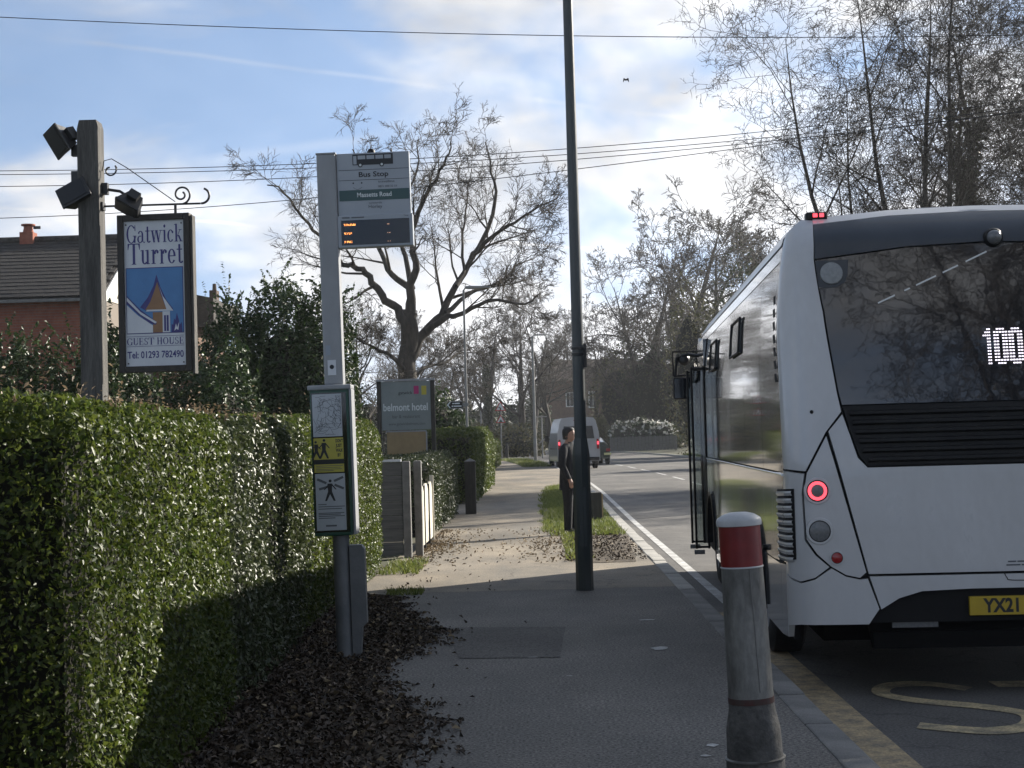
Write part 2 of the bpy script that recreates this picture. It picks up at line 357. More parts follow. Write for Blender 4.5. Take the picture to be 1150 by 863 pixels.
m_brick = mat('red_brick', (.25, .085, .055), (.33, .125, .08), 5, 6, rough=.9)
m_mortar = mat('mortar', (.22, .19, .16), rough=1)
m_tile = mat('dark_roof_tile', (.022, .020, .018), (.055, .048, .041), 2.2, 8, rough=.85, bump=.5, bscale=20, fine=.25, fscale=9)
m_cream = mat('cream_render', (.60, .57, .50), (.54, .51, .45), 2, rough=.85)
m_farbrick = mat('brown_brick_far', (.14, .085, .062), (.18, .115, .08), 3, rough=.95)
m_farroof = mat('brown_roof_far', (.085, .060, .048), (.12, .09, .07), 2, rough=.95)
m_winfr = mat('window_frame_white', (.72, .72, .70), rough=.6)
m_glass = mat('window_glass', (.03, .035, .04), rough=.06, spec=.8)
m_vanp = mat('van_silver_paint', (.42, .43, .45), (.38, .39, .41), 2, rough=.3, coat=.5)
m_carp = mat('car_dark_paint', (.018, .030, .024), rough=.15, coat=1)
m_skin = mat('skin', (.36, .21, .15), rough=.6)
m_hair = mat('black_hair', (.010, .009, .009), (.02, .018, .017), 40, rough=.5)
m_coat = mat('black_coat_cloth', (.010, .011, .014), (.018, .019, .022), 20, rough=.9, bump=.4, bscale=30)
m_trous = mat('black_trouser_cloth', (.008, .009, .011), (.014, .015, .018), 20, rough=.9, bump=.3, bscale=30)
m_shoe = mat('black_shoe', (.010, .010, .010), rough=.4)
m_wire = mat('cable_black', (.010, .010, .011), rough=.7)
m_signr = mat('warning_red', (.42, .03, .03), rough=.5)
m_bird = mat('dark_feathers', (.012, .012, .013), rough=.8)

# ------------------------------------------------------------------ ground, road, footway
def gz(Y): return max(0.0, .0045*(Y-30))
def interp(tab, Y): return float(np.interp(Y, [a for a, _ in tab], [b for _, b in tab]))
XL = [(-30, 1.52), (45, 1.52), (60, 1.36), (75, .80), (85, .25), (95, -.6), (102, -2.5), (107, -7), (112, -16), (116, -80), (300, -80)]
XR = [(-30, 8.4), (60, 8.5), (80, 9.2), (92, 9.2), (105, 8.6), (125, 6.6), (140, 3), (152, -3), (165, -16)]
xl = lambda Y: interp(XL, Y)
xr = lambda Y: interp(XR, Y)
def strip(name, ya, yb, fl, fr, z, m, step=2.0, nx=1):
    n = max(1, int(math.ceil((yb-ya)/step))); mb = MB(); V = []
    for i in range(n+1):
        Y = ya + (yb-ya)*i/n
        for k in range(nx+1): V.append((fl(Y) + (fr(Y)-fl(Y))*k/nx, Y, z + gz(Y)))
    Fs = [(i*(nx+1)+k, i*(nx+1)+k+1, (i+1)*(nx+1)+k+1, (i+1)*(nx+1)+k) for i in range(n) for k in range(nx)]
    me = bpy.data.meshes.new(name); me.from_pydata(V, [], Fs); me.update()
    return obj(name, me, m)
struct(strip('ground', -60, 900, lambda Y: -700, lambda Y: 700, -.15, m_garden, step=15))
struct(strip('road', -25, 165, xl, xr, -.10, m_road, step=1.5))
struct(strip('pavement', 15.9, 106, lambda Y: -1.98 if Y < 60 else xl(Y)-3.4, lambda Y: xl(Y)-.16, 0, m_old, step=1.0))
struct(strip('resurfaced_pavement', -20, 15.9, lambda Y: -1.98, lambda Y: 1.36, .001, m_new, step=4))
struct(strip('garden_ground', -20, 106, lambda Y: -70, lambda Y: (-1.98 if Y < 60 else xl(Y)-3.4)-.002, -.012, m_garden, step=4))
struct(strip('far_verge', -25, 165, lambda Y: xr(Y)+.13, lambda Y: 90, 0, m_garden, step=2))
mb = MB(); mb.add([(-.62, 11.05, .005), (.10, 10.98, .005), (.17, 12.75, .005), (-.84, 12.9, .005)], [(0, 1, 2, 3)])
struct(mb.build('footway_patch', m_patch))
m_tar = mat('tar_joint', (.03, .03, .03), (.06, .058, .055), 12, rough=.7)
struct(strip('tar_joint', 15.885, 15.915, lambda Y: -1.9, lambda Y: 1.36, .004, m_tar, step=1))
mb = MB()
for px, py, sx_, sy_ in ((741, 729, .085, .11), (800, 838, .04, .05), (726, 697, .10, .03), (793, 850, .03, .03), (640, 760, .03, .02), (598, 739, .05, .02)):
    d_ = at(px, py, 1.0) - Vector((0, 0, EYE)); p_ = Vector((0, 0, EYE)) + d_*(-EYE/d_.z); rq = random.Random(px); n_ = 9
    mb.add([(p_.x + sx_*rq.uniform(.6, 1)*math.cos(6.283*k/n_), p_.y + sy_*rq.uniform(.6, 1)*math.sin(6.283*k/n_), .0055) for k in range(n_)], [tuple(range(n_))])
struct(mb.build('paint_marks', m_white))
# kerbs: single stones as far as their joints can be seen
kerb = struct(strip('kerb', 25.2, 104, lambda Y: xl(Y)-.16, lambda Y: xl(Y), .006, m_kerb_pale, step=1.5))
stone = MB().box(-.08, .08, -.452, .452, -.16, 0, bev=.012).mesh('kerb_stone'); stone.materials.append(m_kerb_new)
stone2 = MB().box(-.08, .08, -.452, .452, -.16, 0, bev=.012).mesh('kerb_stone'); stone2.materials.append(m_kerb_pale)
rnd = random.Random(4)
for i in range(26):
    Y = 2.3 + .915*i
    o = obj('kerb_stone', stone if Y < 15.5 else stone2, None, kerb, (1.44 + rnd.uniform(-.004, .004), Y, .010 + rnd.uniform(-.005, .005)))
    o.rotation_euler = (rnd.uniform(-.003, .003), 0, rnd.uniform(-.004, .004))
kr = struct(strip('kerb_opposite', -25, 160, xr, lambda Y: xr(Y)+.13, .005, m_kerb_pale, step=2))
kf = MB(); ys = [25.2 + 2*i for i in range(38)]
for a, b in zip(ys, ys[1:]): kf.add([(xl(a), a, gz(a)-.10), (xl(b), b, gz(b)-.10), (xl(b), b, gz(b)+.006), (xl(a), a, gz(a)+.006)], [(0, 1, 2, 3)])
kf.build('kerb_face', m_kerb_pale, kerb)
kf = MB(); ys = [-24 + 3*i for i in range(61)]
for a, b in zip(ys, ys[1:]): kf.add([(xr(a), a, gz(a)-.10), (xr(b), b, gz(b)-.10), (xr(b), b, gz(b)+.005), (xr(a), a, gz(a)+.005)], [(0, 1, 2, 3)])
kf.build('kerb_face', m_kerb_pale, kr)
# markings
struct(strip('yellow_kerb_line', -6, 14.4, lambda Y: 1.60, lambda Y: 1.82, -.096, m_yellow))
struct(strip('white_edge_line', 15.0, 74, lambda Y: xl(Y)+.22, lambda Y: xl(Y)+.33, -.096, m_white, step=1))
mb = MB()
for i in range(11):
    Y = 30 + 6*i; c = lambda q: 5.05 - max(0, q-50)**1.6*.0043
    mb.add([(c(Y)-.055, Y, gz(Y)-.096), (c(Y)+.055, Y, gz(Y)-.096), (c(Y+3.6)+.055, Y+3.6, gz(Y+3.6)-.096), (c(Y+3.6)-.055, Y+3.6, gz(Y+3.6)-.096)], [(0, 1, 2, 3)])
struct(mb.build('white_centre_line', m_white))
def ribbon(pts, wid, z, n=10):
    P = []
    for i in range(len(pts)-1):
        p0, p1, p2, p3 = (Vector(pts[max(0, i-1)]), Vector(pts[i]), Vector(pts[i+1]), Vector(pts[min(len(pts)-1, i+2)]))
        for k in range(n):
            t = k/n; P.append(.5*((2*p1) + (-p0+p2)*t + (2*p0-5*p1+4*p2-p3)*t*t + (-p0+3*p1-3*p2+p3)*t**3))
    P.append(Vector(pts[-1])); V = []
    for i, p in enumerate(P):
        d = (P[min(i+1, len(P)-1)] - P[max(i-1, 0)]).normalized(); nn = Vector((-d.y, d.x))
        V += [(p.x+nn.x*wid[0], p.y+nn.y*wid[1], z), (p.x-nn.x*wid[0], p.y-nn.y*wid[1], z)]
    return V, [(2*i, 2*i+1, 2*i+3, 2*i+2) for i in range(len(P)-1)]
lt = struct(bpy.data.objects.new('road_lettering', None)); COL.objects.link(lt)
S = [(2.66, 9.82), (2.45, 10.06), (2.20, 10.02), (2.10, 9.72), (2.26, 9.44), (2.56, 9.20), (2.74, 8.92), (2.64, 8.58), (2.38, 8.46), (2.06, 8.66)]
MB().add(*ribbon(S, (.055, .10), -.0955)).build('letter_s', m_yfaint, lt)
MB().add([(2.86, 9.86, -.0955), (3.54, 9.82, -.0955), (3.54, 10.05, -.0955), (2.86, 10.09, -.0955)], [(0, 1, 2, 3)]).add([(3.14, 8.4, -.0955), (3.26, 8.4, -.0955), (3.26, 9.835, -.0955), (3.14, 9.84, -.0955)], [(0, 1, 2, 3)]).build('letter_t', m_yfaint, lt)
O_ = [(3.98+.30*math.cos(a), 9.25+.8*math.sin(a)) for a in [i*math.pi/8 for i in range(17)]]
MB().add(*ribbon(O_, (.055, .10), -.0955)).build('letter_o', m_yfaint, lt)
MB().add(*ribbon([(4.45, 8.4), (4.45, 9.2), (4.46, 9.95), (4.75, 10.0), (4.97, 9.7), (4.85, 9.35), (4.5, 9.2)], (.055, .10), -.0955)).build('letter_p', m_yfaint, lt)

# ------------------------------------------------------------------ foliage
def leaf_mesh(name, P, Nn, size, rng, asp=.5, jitter=.9, fold=.25):
    """one small folded leaf (two faces) at every point, facing roughly along Nn"""
    n = len(P); Nn = Nn + rng.normal(0, jitter, (n, 3)); Nn /= np.linalg.norm(Nn, axis=1)[:, None]+1e-9
    A = rng.normal(0, 1, (n, 3)); A -= Nn*(A*Nn).sum(1)[:, None]; A /= np.linalg.norm(A, axis=1)[:, None]+1e-9
    B = np.cross(Nn, A); s = (size*rng.uniform(.6, 1.25, n))[:, None]
    V = np.empty((n, 4, 3)); V[:, 0] = P - A*s*.5; V[:, 2] = P + A*s*.5
    V[:, 1] = P + B*s*asp*.5 + Nn*s*fold*.4 - A*s*.08; V[:, 3] = P - B*s*asp*.5 + Nn*s*fold*.4 - A*s*.08
    I = np.arange(n)[:, None]*4
    Fa = np.concatenate([I + np.array([0, 1, 2]), I + np.array([0, 2, 3])], 1).reshape(-1, 3)
    return mesh_np(name, V.reshape(-1, 3), Fa)
def wav(P, f, seed):
    r = np.random.default_rng(seed); o = np.zeros(len(P))
    for k in range(6):
        d = r.normal(0, 1, 3); d /= np.linalg.norm(d); ff = f*r.uniform(.6, 2.2); o += np.sin(P@d*ff + r.uniform(0, 6.3))/(1+.5*k)
    return o/2.4
def hedge(x0, x1, y0, y1, h, leafm, lsize, dens, label, seed, bumpy=.05, sprigs=0, h2=None, faces=('r', 't', 'n', 'f', 'l'), group='clipped hedges along the footway', z0=0, sparse=1.0):
    h2 = h2 or h; g = gz(y0)
    t = thing('hedge', label, 'hedge', ((x0+x1)/2, (y0+y1)/2, g+z0), 0, group)
    rng = np.random.default_rng(seed); W, Ln = x1-x0, y1-y0
    area = {'r': Ln*h, 'l': Ln*h*.35, 't': Ln*W, 'n': W*h, 'f': W*h*.6}
    Ps, Ns = [], []
    for f in faces:
        n = int(area[f]*dens); a = rng.uniform(0, 1, n); b = rng.uniform(0, 1, n)
        hh = h + (h2-h)*a
        if f in 'rl':
            p = np.stack([np.full(n, W/2 if f == 'r' else -W/2), (a-.5)*Ln, b*hh], 1); nn = np.tile([1. if f == 'r' else -1., 0, .25], (n, 1))
        elif f == 't':
            p = np.stack([(b-.5)*W, (a-.5)*Ln, hh], 1); nn = np.tile([0, 0, 1.], (n, 1))
        else:
            s_ = -1 if f == 'n' else 1; p = np.stack([(a-.5)*W, np.full(n, s_*Ln/2), b*(h if f == 'n' else h2)], 1); nn = np.tile([0., s_, .25], (n, 1))
        Ps.append(p); Ns.append(nn)
    P = np.concatenate(Ps); Nn = np.concatenate(Ns)
    # round the shoulders and make the clipped face lumpy
    ex = np.abs(P[:, 0])/(W/2); ez = P[:, 2]/h; ey = np.abs(P[:, 1])/(Ln/2)
    cr = np.clip(ex-.86, 0, 1)*np.clip(ez-.93, 0, 1)*40
    P[:, 2] -= cr*.12; P[:, 0] -= np.sign(P[:, 0])*cr*.10
    P += Nn*(wav(P, 3.2, seed)*bumpy + wav(P, 11, seed+1)*bumpy*.5 - rng.exponential(.045, len(P)) + .03)[:, None]
    foot = np.clip(1 - P[:, 2]/.35, 0, 1); P[:, 0] -= np.sign(P[:, 0])*foot*.10*rng.uniform(.2, 1, len(P))
    keep = (wav(P, 5.5, seed+3) + rng.normal(0, .5, len(P)) < 1.15*sparse) & (P[:, 2] > .02) & (rng.uniform(0, 1, len(P)) > foot*.6)
    P, Nn = P[keep], Nn[keep]
    stuff(obj('foliage', leaf_mesh('foliage', P, Nn, lsize, rng), leafm, t))
    c = MB(); bm = bmesh.new(); ny = max(3, int(Ln/.5)); d = .13
    c.box(-W/2+d, W/2-d, -Ln/2+d, Ln/2-d, .05, min(h, h2)-d)
    c.build('inner_twigs', m_core, t); bm.free()
    st = MB()
    for i in range(int(Ln/.45)):
        y = -Ln/2 + .2 + i*.45 + rng.uniform(-.08, .08); x = W/2-.17+rng.uniform(-.02, .03)
        st.tube([(x, y, -.02), (x+rng.uniform(-.02, .04), y+rng.uniform(-.05, .05), .25), (x-.02, y+rng.uniform(-.1, .1), .6)], [.018, .014, .008], 5)
    stuff(st.build('stems', m_twig, t))
    if sprigs:
        n = sprigs; px = rng.uniform(-W/2, W/2, n); py = rng.uniform(-Ln/2, Ln/2, n); hgt = rng.exponential(.05, n)+.02
        k = 6; tt = np.tile(np.linspace(0, 1, k), n); lean = rng.normal(0, .3, (n, 2)).repeat(k, 0)
        Q = np.stack([px.repeat(k)+lean[:, 0]*tt*hgt.repeat(k), py.repeat(k)+lean[:, 1]*tt*hgt.repeat(k), h+tt*hgt.repeat(k)], 1)
        Q[:, 2] += (h2-h)*(Q[:, 1]/Ln+.5)
        stuff(obj('young_shoots', leaf_mesh('young_shoots', Q, np.tile([0, 0, 1.], (len(Q), 1)), lsize*.85, rng, asp=.4, jitter=1.2), m_sprig, t))
    return t
def bush(name, label, cat, loc, blobs, n, lsize, leafm, seed, group=None, rough_=.18, sprig=0, asp=.5, corek=.72, extra=None, coremat=None):
    """uneven evergreen mass: leaves on and in a set of lumps, over a dark twiggy inside"""
    t = thing(name, label, cat, loc, 0, group); rng = np.random.default_rng(seed)
    vol = np.array([b[3]*b[4]+b[3]*b[5]+b[4]*b[5] for b in blobs]); cnt = (n*vol/vol.sum()).astype(int)
    Ps, Ns = [], []; core = MB()
    for b, k in zip(blobs, cnt):
        c = np.array(b[:3]); R_ = np.array(b[3:6])
        d = rng.normal(0, 1, (k, 3)); d /= np.linalg.norm(d, axis=1)[:, None]
        sc = 1 + rough_*wav(d*2.2, 2.4, seed+int(c[0]*10)) + rough_*.6*wav(d*6, 3, seed+9) - rng.exponential(.07, k) + rng.exponential(.02, k)
        Ps.append(c + d*R_*sc[:, None]); Ns.append(d + np.array([0, 0, .3]))
        bm = bmesh.new(); bmesh.ops.create_icosphere(bm, subdivisions=2, radius=1)
        V = [Vector((c[0]+q.co.x*R_[0]*corek, c[1]+q.co.y*R_[1]*corek, max(.02, c[2]+q.co.z*R_[2]*corek))) for q in bm.verts]; bm.verts.index_update()
        core.add(V, [[q.index for q in f.verts] for f in bm.faces]); bm.free()
    P = np.concatenate(Ps); Nn = np.concatenate(Ns); ok = P[:, 2] > .03
    if sprig:
        top = P[:, 2] > np.quantile(P[:, 2], .72); idx = rng.choice(np.where(top)[0], sprig); kk = 14
        tt = np.tile(np.linspace(.1, 1, kk), sprig)[:, None]; dd = (np.array([0, 0, 1.]) + rng.normal(0, .45, (sprig, 3))).repeat(kk, 0)
        ln = rng.uniform(.15, .55, sprig).repeat(kk)[:, None]
        Q = P[idx].repeat(kk, 0) + dd*tt*ln + np.array([0, 0, -.12])*(tt**2)
        P = np.concatenate([P[ok], Q]); Nn = np.concatenate([Nn[ok], np.tile([0, 0, 1.], (len(Q), 1))])
    else: P, Nn = P[ok], Nn[ok]
    stuff(obj('foliage', leaf_mesh('foliage', P, Nn, lsize, rng, asp=asp), leafm, t))
    core.build('inner_twigs', coremat or m_core, t)
    if extra:
        m2, n2, s2, zmin = extra; ii = rng.choice(np.where(P[:, 2] > zmin)[0], n2)
        stuff(obj('blossom', leaf_mesh('blossom', P[ii] + np.array([0, -.08, .05]), Nn[ii], s2, rng, asp=.9), m2, t))
    return t

hedge(-3.15, -1.74, 5.85, 8.55, 1.74, m_privet, .034, 5200, 'bright green privet hedge nearest the camera, cut square at its shaded end', 11, .03, 260)
hedge(-3.15, -1.82, 8.35, 11.75, 1.72, m_dkleaf, .042, 3300, 'dark glossy hedge between the bright privet and the bus stop pole', 12, .045, 90)
hedge(-3.20, -1.96, 11.6, 18.9, 1.76, m_privet, .040, 3000, 'green hedge behind the bus stop reaching to the grey fence panel', 13, .04, 120, h2=1.80)
hedge(-3.3, -1.95, -2.5, 4.2, 1.85, m_privet, .045, 1200, 'unseen hedge added left of the camera to keep sky light off the privet end', 17, .03)  # unseen block, added to cut sky light on the near hedge's end face
hedge(-3.9, -1.80, 25.6, 33.0, 1.22, m_dkleaf, .055, 1500, 'low dark hedge in front of the hotel board', 14, .06, 0, h2=1.30)
hedge(-3.4, -1.60, 37.5, 52, 1.75, m_privet, .085, 700, 'sunlit clipped hedge around the slim lamp column with the footpath sign', 15, .10, 0, h2=1.9)
hedge(-3.6, -2.2, 54, 84, 1.45, m_privet, .12, 350, 'far hedge at the corner of the side road', 16, .12, 0)

# leaf litter, grass, weeds
def litter(name, pts_fn, n, size, m, seed, label=None):
    rng = np.random.default_rng(seed); P = pts_fn(rng, n); Nn = np.tile([0, 0, 1.], (len(P), 1))
    o = stuff(obj(name, leaf_mesh(name, P, Nn, size, rng, asp=.55, jitter=.55, fold=.7), m)); o['label'] = label; o['category'] = 'leaves'; return o
def lit1(rng, n):
    Y = rng.uniform(5, 15.5, n); edge = np.interp(Y, [5, 7.2, 7.8, 8.8, 9.6, 10.6, 11.6, 12.4, 13.2, 14.4, 15.6], [-.55, -.60, -.52, -.60, -.95, -1.12, -.90, -.74, -1.0, -1.35, -1.5])
    edge = edge + .07*np.sin(Y*9.1) + .05*np.sin(Y*23)
    d = rng.beta(1.25, 1.5, n); X = -1.95 + (edge+1.95+rng.exponential(.05, n))*d
    z = .012 + rng.uniform(0, .06, n)*np.clip((edge-X)/.5, 0, 1)
    return np.stack([X, Y, z], 1)
litter('leaf_litter', lit1, 24000, .042, m_litter, 21, 'dark dead leaves heaped along the foot of the hedge')
def lit2(rng, n): return np.stack([rng.normal(-1.25, .35, n), rng.uniform(8, 30, n), np.full(n, .012)], 1)
litter('scattered_leaves', lambda r, n: np.stack([np.clip(-1.7+r.exponential(.55, n), -1.8, 1.3), r.uniform(6, 26, n), np.full(n, .010)], 1), 170, .045, m_litter, 22, 'single dead leaves strewn over the footway')
litter('pale_leaf_drift', lambda r, n: np.stack([np.where(r.uniform(0, 1, n) < .6, -1.75+r.exponential(.22, n), .2+r.normal(0, .35, n)), np.where(r.uniform(0, 1, n) < .5, r.uniform(21.5, 27, n), r.uniform(19.2, 24, n)), np.full(n, .02)], 1), 1500, .05, m_straw, 23, 'pale dead leaves and grit along the path by the picket fence')
litter('pale_litter', lit1, 900, .06, m_straw, 27, 'a few pale leaves and bits among the dark litter by the hedge')
litter('verge_litter', lambda r, n: np.stack([r.uniform(.3, 1.32, n), r.uniform(19.4, 27, n), np.full(n, .018)], 1), 1400, .045, m_litter, 25, 'dead leaves and twigs on the bare soil by the lamp column')
hb = MB()
edge = [(-1.95, 4.8), (-.75, 5), (-.72, 7), (-.68, 8.8), (-1.0, 9.6), (-1.2, 10.6), (-1.0, 11.6), (-.85, 12.3), (-1.15, 13.3), (-1.5, 14.5), (-1.6, 15.8), (-1.95, 15.8)]
hb.add([(x, y, .006) for x, y in edge], [tuple(range(len(edge)))]); struct(hb.build('soil_bed', m_soil))
def grass_blades(name, P, h, m, seed, label=None):
    rng = np.random.default_rng(seed); n = len(P); a = rng.uniform(0, 6.283, n); hh = h*rng.uniform(.5, 1.3, n); wd = hh*.09+.003
    lean = rng.normal(0, .45, (n, 2))*hh[:, None]
    V = np.empty((n, 3, 3)); V[:, 0] = P + np.stack([np.cos(a)*wd, np.sin(a)*wd, 0*a], 1); V[:, 1] = P - np.stack([np.cos(a)*wd, np.sin(a)*wd, 0*a], 1)
    V[:, 2] = P + np.stack([lean[:, 0], lean[:, 1], hh], 1)
    o = stuff(obj(name, mesh_np(name, V.reshape(-1, 3), np.arange(3*n).reshape(-1, 3)), m)); o['label'] = label; o['category'] = 'grass'; return o
r0 = np.random.default_rng(5)
def area(n, y0, y1, fx0, fx1, seed):
    r = np.random.default_rng(seed); Y = r.uniform(y0, y1, n); a = np.array([fx0(q) for q in Y]); b = np.array([fx1(q) for q in Y]); X = a + (b-a)*r.uniform(0, 1, n)
    return np.stack([X, Y, np.array([gz(q) for q in Y])+.004], 1)
v0 = lambda Y: interp([(19, .5), (23, .25), (27, .10), (40, .08), (47, .25), (49, .7)], Y) + .06*math.sin(Y*2.1)
v1 = lambda Y: interp([(19, 1.15), (24, 1.33), (47, 1.33), (49, 1.1)], Y)
struct(strip('soil_verge', 19.2, 26.5, lambda Y: v0(Y)+.05, lambda Y: v1(Y), .005, m_soil, step=.3))
struct(strip('grass_verge', 26.5, 48.6, lambda Y: v0(Y), lambda Y: v1(Y), .006, m_turf, step=.4))
P = area(16000, 24.5, 48.8, lambda Y: v0(Y)-.12, v1, 31); P = P[(np.random.default_rng(3).uniform(0, 1, len(P)) < .35+.65*np.clip((P[:, 0]-np.array([v0(q)-.12 for q in P[:, 1]]))*4, 0, 1)) & (wav(P, 1.7, 6) < .75)]; grass_blades('verge_grass', P, .075, m_grass, 32, 'bright green grass on the verge behind the lamp column')
P = area(900, 19.6, 26, lambda Y: .30, lambda Y: .62, 33); grass_blades('verge_tufts', P, .07, m_grass, 34, 'thin grass tufts at the foot of the green lamp column')
P = area(5000, 76, 97, lambda Y: xl(Y)-1.6, lambda Y: xl(Y)-.2, 35); P[:, 2] += 0; grass_blades('far_verge_grass', P, .16, m_grass, 36, 'far grass strip between the path and the van')
P = area(3500, 92, 101, lambda Y: xl(Y)-4.3, lambda Y: xl(Y)-2.6, 45); grass_blades('corner_grass', P, .2, m_grass, 46, 'small grass island by the warning signs')
P = area(700, 18.2, 20.2, lambda Y: -1.95, lambda Y: -1.48, 37); grass_blades('weed_grass', P, .07, m_grass, 38, 'weeds at the foot of the grey fence panel')
P = area(260, 15.7, 16.2, lambda Y: -1.62, lambda Y: -1.25, 39); grass_blades('path_weeds', P, .06, m_grass, 40, 'low weeds in the joint across the path')
P = area(9000, 60, 100, lambda Y: xr(Y)+.3, lambda Y: xr(Y)+3, 41); grass_blades('opposite_verge_grass', P, .14, m_grass, 42, 'grass along the opposite kerb')

# ------------------------------------------------------------------ trees
class Wood:
    def __init__(s): s.ch = {}
    def add(s, pts, rs, sides, kind):
        s.ch.setdefault((len(pts), sides, kind), []).append((pts, rs))
    def meshes(s):
        out = {}
        for (n, k, kind), lst in s.ch.items():
            P = np.array([[tuple(q) for q in c[0]] for c in lst]); Rr = np.array([c[1] for c in lst])
            T = np.gradient(P, axis=1); T /= np.linalg.norm(T, axis=2)[..., None]+1e-9
            ref = np.array([.31, .52, .79]); A = np.cross(T, ref); A /= np.linalg.norm(A, axis=2)[..., None]+1e-9; B = np.cross(T, A)
            an = np.arange(k)*2*math.pi/k
            V = P[:, :, None] + (A[:, :, None]*np.cos(an)[None, None, :, None] + B[:, :, None]*np.sin(an)[None, None, :, None])*Rr[:, :, None, None]
            N_ = len(lst); base = (np.arange(N_)*n*k)[:, None, None]; i = np.arange(n-1)[None, :, None]; j = np.arange(k)[None, None, :]
            a = base+i*k+j; b = base+i*k+(j+1) % k; c = b+k; d = a+k
            Fa = np.stack([a, b, c, d], -1).reshape(-1, 4)
            out.setdefault(kind, []).append((V.reshape(-1, 3), Fa))
        res = {}
        for kind, ls in out.items():
            off = 0; Vs, Fs = [], []
            for V, Fa in ls: Vs.append(V); Fs.append(Fa+off); off += len(V)
            res[kind] = (np.concatenate(Vs), np.concatenate(Fs))
        return res
def rdir(d, ang, rn):
    o = d.orthogonal().normalized(); q = Matrix.Rotation(rn.uniform(0, 6.283), 3, d); o = q @ o
    return (d*math.cos(ang) + o*math.sin(ang)).normalized()
def grow(W, p, d, Ln, r, lv, PR, rn, tips=None):
    seg, side = PR['seg'][lv], PR['side'][lv]; pts = [p.copy()]; rs = [r]; last = lv == len(PR['seg'])-1
    for i in range(seg):
        d = (d + Vector((rn.gauss(0, 1), rn.gauss(0, 1), rn.gauss(0, 1)))*PR['wob'][lv] + Vector((0, 0, PR['up'][lv]))).normalized()
        p = p + d*(Ln/seg); pts.append(p.copy()); rs.append(r*(1 - (i+1)/seg*PR['tap'][lv]))
    W.add(pts, rs, side, 'trunk' if lv <= PR['wood'] else 'crown')
    if last:
        if tips is not None: tips.append(p)
        return
    spawn(W, pts, rs, Ln, lv, PR, rn, tips)
def spawn(W, pts, rs, Ln, lv, PR, rn, tips, f0=None):
    nc = PR['n'][lv]; nc = int(nc*rn.uniform(.8, 1.2)+.5); f0 = PR['f0'][lv] if f0 is None else f0
    for k in range(nc):
        f = f0 + (1-f0)*(k + rn.uniform(.1, .9))/nc if nc else 1
        x = f*(len(pts)-1); i = min(int(x), len(pts)-2); q = pts[i].lerp(pts[i+1], x-i); dd = (pts[i+1]-pts[i]).normalized()
        ra = rs[i] + (rs[i+1]-rs[i])*(x-i)
        a = rad(PR['ang'][lv]*rn.uniform(.65, 1.3))
        if f > .95: a *= .5
        L2 = Ln*PR['lr'][lv]*(1.2-PR.get('fall', .55)*f)*rn.uniform(.7, 1.25)
        grow(W, q, rdir(dd, a, rn), L2, max(PR['rmin'], ra*PR['rr'][lv]*rn.uniform(.75, 1.0)), lv+1, PR, rn, tips)
OAK = dict(seg=[5, 5, 4, 3, 3, 2], side=[9, 7, 5, 4, 3, 3], wob=[.045, .16, .20, .22, .22, .2], up=[.05, .04, .03, .02, .02, .01], tap=[.96, .85, .8, .8, .75, .7], n=[7, 6, 6, 5, 4], f0=[.3, .25, .2, .15, .1],
           ang=[50, 52, 50, 48, 45], lr=[.75, .55, .55, .55, .6], rr=[.55, .55, .55, .55, .6], rmin=.008, wood=1)
def finish_tree(name, W, label, loc, group, ivy=None, tips=None, tw=None, seeds=0):
    t = thing(name, label, 'tree', loc, 0, group); ms = W.meshes()
    for kind in ('trunk', 'crown'):
        if kind in ms: obj(kind, mesh_np(kind, *ms[kind], smooth=True), m_bark if kind == 'trunk' else (tw or m_twig), t)
    if seeds and tips:
        rng = np.random.default_rng(seeds); ii = rng.choice(len(tips), min(len(tips), seeds)); P = np.array([tuple(tips[i]) for i in ii])
        P = np.repeat(P, 5, 0) + rng.normal(0, .045, (len(P)*5, 3)) - np.array([0, 0, .05])
        stuff(obj('hanging_seeds', leaf_mesh('hanging_seeds', P, np.tile([1., 0, 0], (len(P), 1)), .085, rng, asp=.4), m_bark, t))
    if ivy:
        rng = np.random.default_rng(77); Ps = []
        for (p0, p1, r_, n_) in ivy:
            f = rng.uniform(0, 1, n_)[:, None]; c = np.array(p0)+(np.array(p1)-np.array(p0))*f; d = rng.normal(0, 1, (n_, 3)); d /= np.linalg.norm(d, axis=1)[:, None]
            Ps.append(c + d*r_*(.75+.35*wav(c*1.0, 1.6, 5)[:, None])*rng.uniform(.7, 1.05, (n_, 1)))
        P = np.concatenate(Ps); stuff(obj('ivy', leaf_mesh('ivy', P, P*0+np.array([0, -1., .3]), .17, rng, asp=.7), m_ivy, t))
    return t
def generic_tree(name, seed, Hh, tr, PR, label, loc, group, trunk_f=.52, **kw):
    rn = random.Random(seed); W = Wood(); tips = []
    grow(W, Vector((0, 0, -.1)), Vector((rn.uniform(-.05, .05), rn.uniform(-.05, .05), 1)).normalized(), Hh*trunk_f*1.6, tr, 0, PR, rn, tips)
    return finish_tree(name, W, label, loc, group, tips=tips, **kw)

